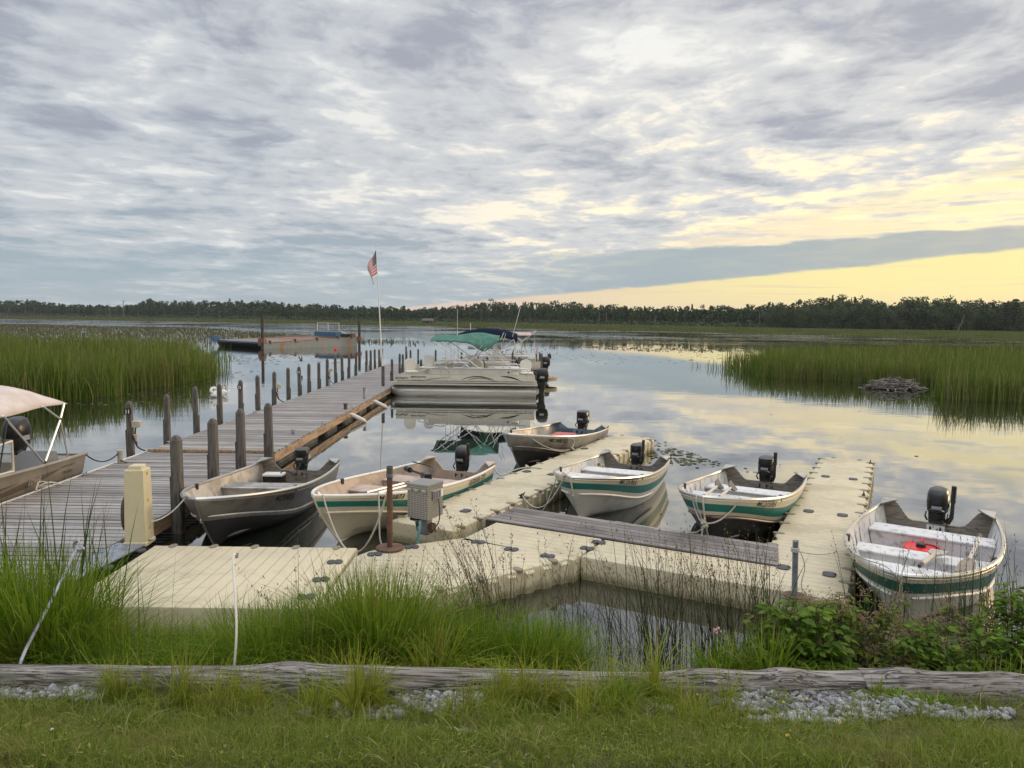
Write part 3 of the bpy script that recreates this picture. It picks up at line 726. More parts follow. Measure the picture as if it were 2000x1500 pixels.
    if ribs:
        for side in (1, -1):
            for s in (.12, .20, .36, .44, .52, .60, .72, .80, .87):
                a, b_, c_ = h.pt(s, .99, side, .024), h.pt(s - .02, .3, side, .03), h.pt(s + .02, .3, side, .03)
                iw = V(0, -.05 * side, 0)
                mb = MB(); mb.add([a, h.pt(s - .022, .35, side, .024), h.pt(s, .35, side, .024) + iw, h.pt(s + .022, .35, side, .024)], [(0, 1, 2), (0, 2, 3)], mats_in); mb.build('side_knee', None, t)
    for e in ((.06, 1), (.62, 1), (.62, -1)):
        mb = MB(); p = h.pt(e[0] if e[0] > .1 else .62, 1.0, e[1], .03); mb.box(p.x - .035, p.x + .035, p.y - .02, p.y + .02, p.z - .05, p.z + .03, blackm, c=.008)
        if e[0] > .1: mb.build('oarlock', None, t)
    for body, s0, v0, size, m_, side, kw in texts:
        mb = MB(); h.text(mb, body, s0, v0, size, m_, side, **kw); mb.build('lettering', None, t)
    mb = MB(); p = h.pt(1, .42, 1); mb.tube([p + V(.01 + .03 * math.sin(a), .0, .03 * math.cos(a)) for a in [i * .7 for i in range(10)]], .006, rail, 5); mb.build('bow_eye', None, t)
    if motor: outboard(t, (-.015, 0, h.zs - trans_cut + .01), **motor)
    return t
Cs = lambda *r: list(r)
hB1 = Hull(4.03, 1.50, 1.32, .36, .72, .7)
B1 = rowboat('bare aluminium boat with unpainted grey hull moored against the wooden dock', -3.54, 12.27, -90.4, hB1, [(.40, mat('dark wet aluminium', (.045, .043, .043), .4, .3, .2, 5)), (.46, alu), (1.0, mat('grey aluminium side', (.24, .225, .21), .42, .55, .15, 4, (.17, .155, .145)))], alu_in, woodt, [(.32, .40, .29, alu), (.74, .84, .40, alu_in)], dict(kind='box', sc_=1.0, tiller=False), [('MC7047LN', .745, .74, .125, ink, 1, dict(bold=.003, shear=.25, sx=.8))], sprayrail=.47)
hB2 = Hull(4.05, 1.50, 1.27, .36, .69, .80)
B2 = rowboat('white boat with tan interior, teal stripe and OUTDOOR TOYS lettering, beside the diamond plate box', -.86, 12.36, -111.1, hB2, [(.44, cream), (.60, cream), (.78, teal), (1.0, cream)], tan_in, tan_in, [(.24, .34, .29, tan_in), (.50, .59, .35, tan_in), (.76, .86, .43, tan_in)], dict(kind='small', sc_=1.05, rz=R(8)), [('MC 3873', .83, .825, .13, ink, 1, dict(bold=.002, shear=.2, sx=.85)), ('SH', .705, .83, .125, ink, 1, dict(bold=.001, shear=.1, sx=.8)), ('FT', .665, .835, .115, inkr, 1, dict(bold=.001, sx=.8)), ('OUTDOOR  TOYS', .31, .815, .11, ink, 1, dict(bold=.002, shear=.2, sx=.8))], sprayrail=.47, rail_m=white)
hB3 = Hull(3.87, 1.48, 1.32, .38, .72, .80)
B3 = rowboat('bare aluminium boat with blue-grey transom, furthest of the small boats', 1.59, 16.78, -115.0, hB3, [(.38, MATS['dark wet aluminium']), (.46, MATS['grey aluminium side']), (1.0, mat('lighter aluminium side', (.34, .325, .31), .42, .6, .18, 4, (.24, .225, .215)))], alu_in, mat('blue grey transom paint', (.16, .22, .27), .6, 0, .25, 6, (.07, .09, .11)), [(.28, .36, .16, alu), (.75, .84, .32, alu_in)], dict(kind='box', sc_=1.15, tiller=False), [('MC 8485 KD', .80, .77, .13, ink, 1, dict(bold=.004, shear=.2, sx=.8))], sprayrail=.47, trans_cut=.06)
hB4 = Hull(3.65, 1.42, 1.22, .37, .71, .66)
B4 = rowboat('white boat with teal stripe and white benches, lettered MC7578LG, at the middle finger', 2.22, 13.05, -112.9, hB4, [(.46, white), (.57, white), (.77, teal), (1.0, cream)], white_in, woodt, [(.22, .31, .29, white_in), (.48, .57, .36, white_in), (.74, .83, .43, white_in)], dict(kind='box', sc_=1.0), [('MC7578LG', .81, .80, .165, ink, 1, dict(bold=.001, sx=.66))], sprayrail=.46)
hB5 = Hull(3.64, 1.42, 1.26, .39, .75, .66)
B5 = rowboat('white boat with teal stripe and blackish bottom, lettered MC2737KA, left of the right finger', 4.06, 11.67, -119.8, hB5, [(.46, black_hull), (.50, mat('brown boot stripe', (.16, .11, .09), .5, 0, .15, 5)), (.57, cream), (.77, teal), (1.0, cream)], white_in, woodt, [(.22, .31, .30, white_in), (.48, .57, .37, white_in), (.75, .84, .45, white_in)], dict(kind='box', sc_=1.08), [('MC2737KA', .81, .80, .165, ink, 1, dict(bold=.001, sx=.66))], ribs=True, sprayrail=.46)
hB6 = Hull(3.71, 1.46, 1.25, .45, .66, .62)
B6 = rowboat('white boat with dark green stripe and chalky white interior, nearest on the right', 5.41, 9.22, -124.0, hB6, [(.46, white), (.54, white), (.78, green_dk), (1.0, cream)], white_in, woodt, [(.15, .24, .31, white_in), (.43, .51, .31, white_in), (.68, .76, .40, white_in)], dict(kind='small', sc_=1.12), [], ribs=True, sprayrail=.46, trans_cut=.17, fz=.15)

# ---------------------------------------------------------------- what lies in the boats
def in_boat(B, x, y, z):
    a = B.rotation_euler.z; return V(B.location.x + x * math.cos(a) - y * math.sin(a), B.location.y + x * math.sin(a) + y * math.cos(a), z)
oar_wood = mat('pale oar shaft', (.50, .42, .31), .55, 0, .15, 12); oar_blade = mat('grey plastic blade', (.09, .09, .095), .6, 0, .2, 12)
oar_alu = mat('oar tube', (.60, .56, .52), .35, .5, .08, 9)
def oar(label, a, b, blade_m, shaft_m=oar_alu, bl=.5, flip=0.0):
    """a = grip end, b = blade end"""
    a, b = Vector(a), Vector(b); d = b - a; L = d.length; dn = d / L
    q = dn.to_track_quat('X', 'Z'); t = thing('oar', label, 'oar', a, 0, 'oars lying in the small boats'); t.rotation_euler = q.to_euler()
    mb = MB(); mb.tube([(.12, 0, 0), (L - bl, 0, 0)], .019, shaft_m, 8); mb.build('shaft', None, t, True)
    mb = MB(); mb.tube([(0, 0, 0), (.02, 0, 0), (.14, 0, 0)], [.016, .022, .022], blackp, 8); mb.build('grip', None, t, True)
    mb = MB(); Mx = Matrix.Rotation(flip, 4, 'X')
    mb.prism([[(L - bl, -.03, -.012), (L - bl * .7, -.07, -.008), (L - .02, -.085, -.006), (L, -.07, -.006), (L, .07, -.006), (L - .02, .085, -.006), (L - bl * .7, .07, -.008), (L - bl, .03, -.012)], [(L - bl, -.03, .012), (L - bl * .7, -.07, .008), (L - .02, -.085, .006), (L, -.07, .006), (L, .07, .006), (L - .02, .085, .006), (L - bl * .7, .07, .008), (L - bl, .03, .012)]], blade_m, Mx)
    mb.build('blade', None, t)
P = lambda B, x, y, z: in_boat(B, x, y, z)
oar('pale oar with weathered blade lying across the middle bench of the nearest right boat', P(B6, 2.78, .06, .50), P(B6, 1.72, .16, .40), mat('worn silvery blade', (.38, .34, .29), .6, 0, .25, 14), oar_wood, .34)
oar('white oar lying along the right side of the nearest right boat', P(B6, 1.25, .50, .52), P(B6, 2.65, .42, .47), mat('worn brown blade', (.24, .19, .14), .6, 0, .2, 14), oar_alu, .45)
oar('grey-bladed oar on the front bench of the tan boat, against its far side', P(B2, 1.85, .05, .42), P(B2, 3.3, -.10, .49), oar_blade, oar_alu, .45, .5)
oar('grey-bladed oar on the front bench of the tan boat, nearer its lettered side', P(B2, 1.85, .18, .42), P(B2, 3.25, .06, .49), oar_blade, oar_alu, .45, .5)
oar('oar across the benches of the black-bottomed boat, against its far side', P(B5, 2.85, -.22, .56), P(B5, 1.35, -.36, .44), oar_blade, oar_alu, .36, .9)
oar('oar across the benches of the black-bottomed boat, nearer the middle', P(B5, 2.75, -.05, .55), P(B5, 1.3, -.18, .43), oar_blade, oar_alu, .36, .9)
def tank(label, p, rz, m_, s=1.0, cap=blackp):
    t = thing('fuel_tank', label, 'fuel tank', p, rz)
    mb = MB(); mb.prism([(z, [(x * k * s, y * k * s) for x, y in ((-.17, -.13), (-.12, -.17), (.12, -.17), (.17, -.13), (.17, .13), (.12, .17), (-.12, .17), (-.17, .13))]) for z, k in ((0, .95), (.03 * s, 1), (.16 * s, 1), (.20 * s, .9), (.215 * s, .7))], m_); mb.build('tank', None, t, True, 40)
    mb = MB(); mb.lathe([(.045 * s, .20 * s), (.045 * s, .25 * s), (.03 * s, .262 * s)], cap, 12, Matrix.Translation((.06 * s, 0, 0))); mb.build('cap', None, t, True, 40)
    mb = MB(); mb.tube([(-.13 * s, 0, .19 * s), (-.10 * s, 0, .25 * s), (-.02 * s, 0, .25 * s), (.01 * s, 0, .2 * s)], .014 * s, m_); mb.tube(spline([(.06 * s, .03, .25 * s), (.0, .15, .22 * s), (-.2, .2, .10), (-.45, .1, .08)]), .008, blackp, 6); mb.build('handle_and_hose', None, t, True)
    return t
tank('bright red fuel tank on the floor of the nearest right boat', P(B6, 1.13, -.06, .025), R(-124), red_p, 1.12)
tank('small dull red fuel tank by the rear bench of the MC7578LG boat', P(B4, 1.5, .30, .03), R(-110), mat('dull red plastic', (.25, .08, .07), .5, 0, .2, 8), .8)
t = thing('battery', 'white-topped battery under the transom of the aluminium boat by the wooden dock', 'battery', P(B1, .26, -.36, .02), R(-90))
mb = MB(); mb.box(-.10, .10, -.16, .16, 0, .17, blackp, c=.01); mb.build('case', None, t)
mb = MB(); mb.box(-.105, .105, -.165, .165, .171, .21, white, c=.01); mb.build('lid', None, t)
mb = MB(); mb.tube(spline([(.0, .1, .21), (.08, .22, .27), (.0, .34, .2), (-.15, .4, .36)]), .009, blackp, 6); mb.build('cable', None, t)
def cushion(label, p, rz, m_, sz=(.4, .4, .06)):
    t = thing('boat_cushion', label, 'cushion', p, rz); mb = MB(); mb.box(-sz[0] / 2, sz[0] / 2, -sz[1] / 2, sz[1] / 2, 0, sz[2], m_, c=.03); mb.build('pad', None, t, True, 50)
    mb = MB(); mb.tube([(sz[0] / 2, -.08, .03), (sz[0] / 2 + .06, -.05, .03), (sz[0] / 2 + .06, .05, .03), (sz[0] / 2, .08, .03)], .012, m_, 6); mb.build('strap', None, t)
cushion('flat red cushion in the furthest aluminium boat', P(B3, 1.75, .2, .36), R(-110), mat('faded red vinyl', (.42, .06, .07), .5, 0, .15, 8), (.75, .45, .08))
cushion('flat blue cushion in the furthest aluminium boat', P(B3, 2.2, -.15, .35), R(-90), mat('blue vinyl', (.03, .15, .38), .5, 0, .15, 8), (.5, .3, .06))
for k in range(1):
    t = thing('sticker', 'blue and white sticker inside the bow of the tan boat', 'sticker', (0, 0, 0)); mb = MB(); q = []
    hh = hB2
    for s, v in ((.83, .62), (.93, .66), (.93, .84), (.83, .80)):
        p_ = hh.pt(s, v, -1, .03); w_ = in_boat(B2, p_.x, p_.y, p_.z); q.append(w_)
    c0 = sum(q, V(0, 0, 0)) / 4
    mb.add(q, [(0, 1, 2, 3)], mat('sky blue print', (.14, .38, .62), .5)); mb.build('panel', None, t)
    mb = MB(); n_ = (q[1] - q[0]).cross(q[3] - q[0]).normalized(); n_ = n_ if n_.dot(V(0, 0, 1)) > 0 else -n_
    ux, uy = (q[1] - q[0]).normalized(), (q[3] - q[0]).normalized()
    pts = [c0 + ux * .09 * math.cos(a) + uy * (.02 + .07 * math.sin(a)) + n_ * .004 for a in [math.pi * i / 10 for i in range(11)]]
    mb.add(pts, [tuple(range(11))], inkw); mb.build('emblem', None, t)
# steering arm of a trolling motor on the tan boat's seat
t = thing('trolling_motor', 'black trolling motor lying on the rear bench of the tan boat', 'motor', P(B2, 1.0, -.30, .36), R(-60))
mb = MB(); mb.tube([(-.3, 0, 0), (.35, .02, .02)], .018, blackm); mb.build('shaft', None, t)
mb = MB(); mb.box(.3, .5, -.06, .06, -.02, .08, blackp, c=.02); mb.build('control_head', None, t)
mb = MB(); mb.tube([(-.42, 0, 0), (-.25, 0, 0)], .045, blackp, 10); mb.tube(spline([(.4, 0, .05), (.2, .2, .05), (-.1, .3, .06), (-.4, .1, .1)]), .01, blackp, 6); mb.build('pod', None, t, True)

# ropes
def rope(label, pts, r=.009, m_=rope_m, knots=(), sm_=True):
    mb = MB(); mb.tube(spline(pts) if sm_ else pts, r, m_, 6)
    for k in knots:
        for i in range(5):
            a = i * 1.26; mb.ball((k[0] + .02 * math.cos(a), k[1] + .02 * math.sin(a), k[2] + .012 * (i % 3)), .022, m_, 6)
    o = mb.build('mooring_rope', None, None, True, 60); return tag(o, label, 'rope', 'mooring ropes')
def bowp(B, h, s, v, side=1, dz=0): p = h.pt(s, v, side); w_ = in_boat(B, p.x, p.y, p.z + dz); return w_
a = bowp(B4, hB4, .985, 1, -1, .02); cl = un(9.3, -4.66, .30)
rope('rope sagging from the bow of the MC7578LG boat to the cleat on the middle finger', cat_pts(a, cl, .30), knots=(a,))
rope('second slack rope from the MC7578LG bow to the middle finger cleat', cat_pts(bowp(B4, hB4, .93, 1, -1, .02), cl, .42), .008)
a = bowp(B5, hB5, .97, 1, -1, .02); b_ = bowp(B5, hB5, .90, 1, 1, .02); k = bowp(B5, hB5, 1.0, .38, 1) + V(-.04, -.06, .0)
rope('knotted rope hanging in loops over the bow of the black-bottomed boat', cat_pts(a, k, .08, 8) + cat_pts(k, b_, .10, 8)[1:], .011, knots=(k, k + V(.02, 0, -.04)))
rope('rope end trailing from the black-bottomed boat bow to the plank ramp', [k, k + V(-.02, -.02, -.2), k + V(0, -.04, -.33), k + V(.12, -.10, -.38), k + V(.25, -.05, -.37)], .011)
rope('thin rope dangling down the side of the black-bottomed boat', [bowp(B5, hB5, .99, 1, -1, .02), bowp(B5, hB5, .99, .8, -1) + V(-.03, -.05, 0), bowp(B5, hB5, .99, .3, -1) + V(-.10, -.10, -.05), un(8.6, -3.0, .31)], .007)
a = bowp(B2, hB2, .985, 1, 1, .02); b_ = bowp(B2, hB2, .83, 1, 1, .02)
rope('long rope looping from the tan boat bow down and up to the brown pipe', cat_pts(a, (-1.34, 7.98, .95), .72, 20), .011)
rope('pale rope hanging in a narrow loop from the side of the tan boat', [b_, b_ + V(.03, -.12, -.25), b_ + V(.05, -.2, -.5), b_ + V(.10, -.22, -.62), b_ + V(.17, -.22, -.52), b_ + V(.22, -.3, -.1), (-1.33, 8.0, .9)], .010)
a = bowp(B1, hB1, .97, .99, -1, .03)
rope('taut rope from the bow of the aluminium boat to the tan post', cat_pts(a, (-3.98, 8.02, .52), .06), .008, knots=(a,))
a = bowp(B3, hB3, .93, 1, 1, .02); b_ = un(13.2, -5.53, .29)
rope('rope from the furthest aluminium bow down to the middle finger', cat_pts(a, b_, .12), .010, knots=(b_,))
rope('short rope hanging straight down beside the furthest aluminium bow', [bowp(B3, hB3, .80, 1, 1, .02), b_ + V(0.02, .03, .2), b_ + V(0, .02, .02)], .008)
a = bowp(B2, hB2, .01, 1.05, 1); b_ = un(11.2, -5.52, .28)
rope('mooring rope from the stern of the tan boat to the middle finger', [a, a + V(.10, -.08, -.12), a.lerp(b_, .6) + V(0, 0, -.05), b_, b_ + V(.25, -.05, -.005)], .011, knots=(b_,))
a = bowp(B6, hB6, .30, 1, -1, .02); b_ = un(9.95, -.34, .31)
rope('dark line from the right finger cleat to the nearest right boat', cat_pts(b_, a, .05), .010, rope_d, knots=(b_,))
a = bowp(B6, hB6, .985, 1, -1, .02)
rope('white rope from the grey pipe post to the nearest right boat', cat_pts((2.66, 6.68, .70), bowp(B6, hB6, .80, 1, -1, .03), .05), .006)
rope('white rope lying over the bow of the nearest right boat', [bowp(B6, hB6, .86, 1, -1, .02), bowp(B6, hB6, .93, 1, -1, .035), bowp(B6, hB6, .985, 1, -1, .045), bowp(B6, hB6, 1, .8, 1) + V(-.01, -.02, 0), bowp(B6, hB6, 1, .4, 1) + V(-.01, -.02, 0), bowp(B6, hB6, 1, .2, 1) + V(-.01, -.03, -.04)], .006)

# ---------------------------------------------------------------- tan runabout left of the wooden dock
champ = mat('champagne hull paint', (.33, .29, .24), .35, .35, .1, 2, (.27, .235, .195), .02, 10)
canvas_t = mat('faded tan canvas', (.50, .41, .365), .9, 0, .12, 3, (.56, .48, .44), .2, 60)
glass = bpy.data.materials.new('windscreen glass'); glass.use_nodes = True
p = glass.node_tree.nodes['Principled BSDF']; p.inputs['Base Color'].default_value = (.75, .85, .82, 1); p.inputs['Roughness'].default_value = .03; p.inputs['Transmission Weight'].default_value = .9; p.inputs['IOR'].default_value = 1.12
hR = Hull(5.4, 1.95, 1.88, .57, .82, .85, .18)
RB = thing('motor_boat', 'tan runabout with faded canvas top and windscreen, tied left of the wooden dock', 'boat', (-7.76, 11.72, 0), R(-90))
h = hR; sv = [1 - (1 - i / 24) ** 1.5 for i in range(25)]; vv = [0, .06, .12, .18, .25, .32, .4, .48, .6, .75, .9, 1.0]
mb = MB()
for side in (1, -1):
    Pp = [h.pt(s, v, side) for s in sv for v in vv]; n = len(vv)
    mb.add(Pp, [((i * n + j, (i + 1) * n + j, (i + 1) * n + j + 1, i * n + j + 1) if side == -1 else (i * n + j, i * n + j + 1, (i + 1) * n + j + 1, (i + 1) * n + j)) for i in range(len(sv) - 1) for j in range(n - 1)], champ)
low = [h.pt(0, v, 1) for v in vv]; mb.add([tuple(p) for p in low] + [(p.x, -p.y, p.z) for p in reversed(low)], [tuple(range(2 * len(low)))], champ)
mb.build('hull', None, RB, True, 50)
mb = MB(); g_ = [h.pt(s, 1, 1, -.005) for s in sv]; mb.tube([p + V(0, 0, .01) for p in g_] + [V(p.x, -p.y, p.z + .01) for p in reversed(g_[:-1])], .028, champ); mb.build('gunwale', None, RB, True)
mb = MB()
dk = [h.pt(s, 1, 1, .02) for s in sv]
mb.add([(p.x, p.y, p.z - .03) for p in dk[:8]] + [(p.x, -p.y, p.z - .03) for p in dk[:8]], [(i, i + 8, i + 9, i + 1) for i in range(7)][:2], mat('grey boat deck', (.22, .21, .20), .7, 0, .2, 9))
mb.box(.45, 3.2, -.86, .86, .12, .16, MATS['grey boat deck']); mb.box(2.9, 4.6, -.55, .55, .6, .66, MATS['grey boat deck']); mb.box(.45, .5, -.9, .9, .16, .53, champ)
mb.build('deck', None, RB)
mb = MB(); mb.prism([[(.55, .30, .5), (1.35, .30, .46), (1.35, .86, .46), (.55, .86, .5)], [(.6, .32, .72), (1.1, .34, .56), (1.1, .82, .56), (.6, .84, .72)]], mat('grey seat cover', (.20, .20, .205), .75, 0, .1, 6)); mb.build('seat_cover', None, RB)
mb = MB(); mb.box(2.0, 2.55, .15, .88, .16, .66, champ, c=.03); mb.build('console', None, RB)
mb = MB()
fr = [(1.72, .93, .64), (1.72, .93, 1.06), (2.35, .93, 1.02), (2.55, .93, .66)]; mb.add(fr, [(0, 1, 2, 3)], glass); mb.add([(2.55, .93, .66), (2.35, .93, 1.02), (2.45, -.93, 1.02), (2.65, -.93, .66)], [(0, 1, 2, 3)], glass)
wsh = mb.build('windscreen', None, RB)
mb = MB(); mb.tube(fr + [fr[0]], .020, cream, 8); mb.tube([fr[2], (2.45, -.93, 1.02), (2.65, -.93, .66), fr[3]], .02, cream, 8); mb.build('frame', None, wsh, True)
mb = MB(); mb.tube([(2.5, .5, .5), (2.1, .6, .72)], .02, blackp); mb.tube([(2.08 + .02 * math.cos(a), .6 + .17 * math.cos(a), .74 + .17 * math.sin(a)) for a in [i * math.pi / 8 for i in range(17)]], .015, blackp); mb.build('steering_wheel', None, RB, True)
# canvas top
mb = MB(); nx, ny = 16, 18; ya, yb = -1.0 + .02, .93
def canz(i, j):
    u = i / nx; v = j / ny; y = lerp(-.93, .93, v)
    edge = 1.43 + .02 * math.sin(u * 9); crown = 1.76 - .05 * (u - .3) ** 2
    k = 1 - abs(2 * v - 1) ** 2.6
    x = lerp(.52, 3.0, u) - (.0 if u > .02 else .0)
    sag = -.02 * math.sin(u * math.pi * 3) ** 2
    xx = x + (.10 * (1 - abs(2 * v - 1)) ** .5 * 0)
    return (xx - (1 - k) * .10 * (1 if u < .06 else 0), y, edge + (crown - edge) * k * (1 - .45 * max(0, .10 - u) / .10) + sag * k)
mb.add([canz(i, j) for i in range(nx + 1) for j in range(ny + 1)], [(i * (ny + 1) + j, (i + 1) * (ny + 1) + j, (i + 1) * (ny + 1) + j + 1, i * (ny + 1) + j + 1) for i in range(nx) for j in range(ny)])
cn = mb.build('canvas_top', canvas_t, RB, True, 80)
so_ = cn.modifiers.new('thick', 'SOLIDIFY'); so_.thickness = .012
for s in (1, -1):
    mb = MB(); y = .95 * s; q = lambda Y, z: (11.72 - Y, y, z)
    mb.tube([q(11.18, 1.44), q(11.07, 1.22), q(10.65, .62)], .016, rail); mb.tube([q(10.67, 1.46), q(11.07, 1.22)], .014, rail); mb.tube([q(11.07, 1.22), q(11.23, .57)], .012, rail); mb.tube([q(9.83, 1.43), q(10.65, .62)], .015, rail); mb.tube([q(9.9, 1.35), q(9.7, .7)], .010, blackm)
    mb.ball(q(11.07, 1.22), .026, blackp, 8); mb.ball(q(10.65, .64), .03, blackp, 8); mb.build('top_frame', None, RB, True)
outboard(RB, (-.03, -.28, .50), 'big', sc_=1.15)
for body, s0, v0, size, m_, kw in (('LOWE', .265, .72, .115, mat('grey lettering', (.42, .37, .31), .4), dict(bold=.004, shear=.25, sx=.85)), ('FISHING MACHINE 165', .125, .86, .045, mat('brown lettering', (.10, .075, .06), .5), dict(bold=.001, shear=.2, sx=.8)), ('Pro Series', .11, .73, .07, MATS['brown lettering'], dict(bold=.002, shear=.3, sx=.8)), ('EZ', .435, .66, .08, MATS['brown lettering'], dict(bold=.002, shear=.2))):
    mb = MB(); hR.text(mb, body, s0, v0, size, m_, 1, **kw); mb.build('lettering', None, RB)
mb = MB(); dec = mat('brown grey decal', (.115, .088, .066), .4)
def swoosh(pts, m_=dec, off=.002, mb=None):
    mb = mb or globals()['mb']; q = []
    for s, v in pts: p_ = hR.pt(s, v, 1); q.append((p_.x, p_.y + off, p_.z))
    mb.add(q, [tuple(range(len(q)))], m_)
m2_ = MB()
for k in range(10):
    a, b_ = lerp(.12, .42, k / 10), lerp(.12, .42, (k + 1) / 10); wd = lambda t: (.075) * math.sin(math.pi * min(1, (t - .12) / .30)) ** .8
    c = lambda t: lerp(.86, .66, (t - .12) / .30)
    swoosh([(a, c(a) - wd(a)), (b_, c(b_) - wd(b_)), (b_, c(b_) + wd(b_) * .6), (a, c(a) + wd(a) * .6)])
    a, b_ = lerp(.30, .56, k / 10), lerp(.30, .56, (k + 1) / 10); wd2 = lambda t: .03 * math.sin(math.pi * (t - .30) / .26 + .01); c2 = lambda t: lerp(.82, .70, (t - .3) / .26)
    swoosh([(a, c2(a) - wd2(a)), (b_, c2(b_) - wd2(b_)), (b_, c2(b_) + wd2(b_)), (a, c2(a) + wd2(a))], mb=m2_)
mb.build('decal', None, RB); m2_.build('decal', None, RB)
rope('dark line from the runabout stern to the short post on the wooden dock', cat_pts((-6.84, 11.68, .60), (-6.60, 12.33, .50), .16) + [V(-6.58, 12.3, .36), V(-6.45, 12.25, .325)], .011, rope_d)
rope('pale rope coiled on the dock edge beside the runabout', [(-6.66, 10.2, .33), (-6.70, 10.35, .42), (-6.62, 10.45, .36), (-6.70, 10.3, .35), (-6.60, 10.4, .40), (-6.55, 10.6, .33)], .012)

# ---------------------------------------------------------------- pontoon boats
pan = mat('pontoon side panel', (.60, .55, .47), .42, .05, .08, 2, (.54, .49, .41))
pan2 = mat('pontoon fence panel', (.52, .48, .43), .45, .1, .08, 2)
vinyl = mat('pale vinyl seat', (.66, .63, .58), .5, 0, .06, 6)
ptube = mat('stained pontoon tube', (.46, .44, .41), .38, .55, .08, 1.2, (.36, .33, .29), stretch=(.5, 1, 4))
canvas_g = mat('green canvas', (.065, .155, .118), .85, 0, .15, 4, (.09, .20, .155), .2, 50, spec=.1)
canvas_n = mat('navy canvas', (.006, .010, .026), .9, 0, .15, 4, spec=.05)
canvas_p = mat('pinkish tan canvas', (.46, .37, .33), .9, 0, .12, 4, spec=.1)
def canopy(t, xs_, hw, zf, m_, thick=.02, n=14):
    mb = MB(); k = len(xs_)
    mb.add([(x, lerp(-hw, hw, j / n), zf(x, 2 * j / n - 1)) for x in xs_ for j in range(n + 1)], [(i * (n + 1) + j, (i + 1) * (n + 1) + j, (i + 1) * (n + 1) + j + 1, i * (n + 1) + j + 1) for i in range(k - 1) for j in range(n)])
    o = mb.build('canopy', m_, t, True, 75); s_ = o.modifiers.new('thick', 'SOLIDIFY'); s_.thickness = thick
    return o
def chair(t, x, y, z, rz, tilt=0):
    M = Matrix.Translation((x, y, z)) @ Matrix.Rotation(rz, 4, 'Z')
    mb = MB(); mb.tube([(0, 0, -.30), (0, 0, 0)], .03, rail, 8, M); mb.box(-.2, .2, -.22, .22, 0, .08, vinyl, M, c=.03)
    pts = [(math.copysign(abs(math.cos(a)) ** .7, math.cos(a)) * .22, .22 + .24 * math.copysign(abs(math.sin(a)) ** .7, math.sin(a))) for a in [2 * math.pi * i / 20 for i in range(20)]]
    mb.prism([[(-.20 + tilt * p_[1] * .3 - .02, p_[0] * .9, p_[1] + .06) for p_ in pts], [(-.17 + tilt * p_[1] * .3 - .02, p_[0], p_[1] + .06) for p_ in pts], [(-.13 + tilt * p_[1] * .3 - .02, p_[0] * .9, p_[1] + .06) for p_ in pts]], vinyl, M)
    mb.build('fishing_chair', None, t, True, 45)
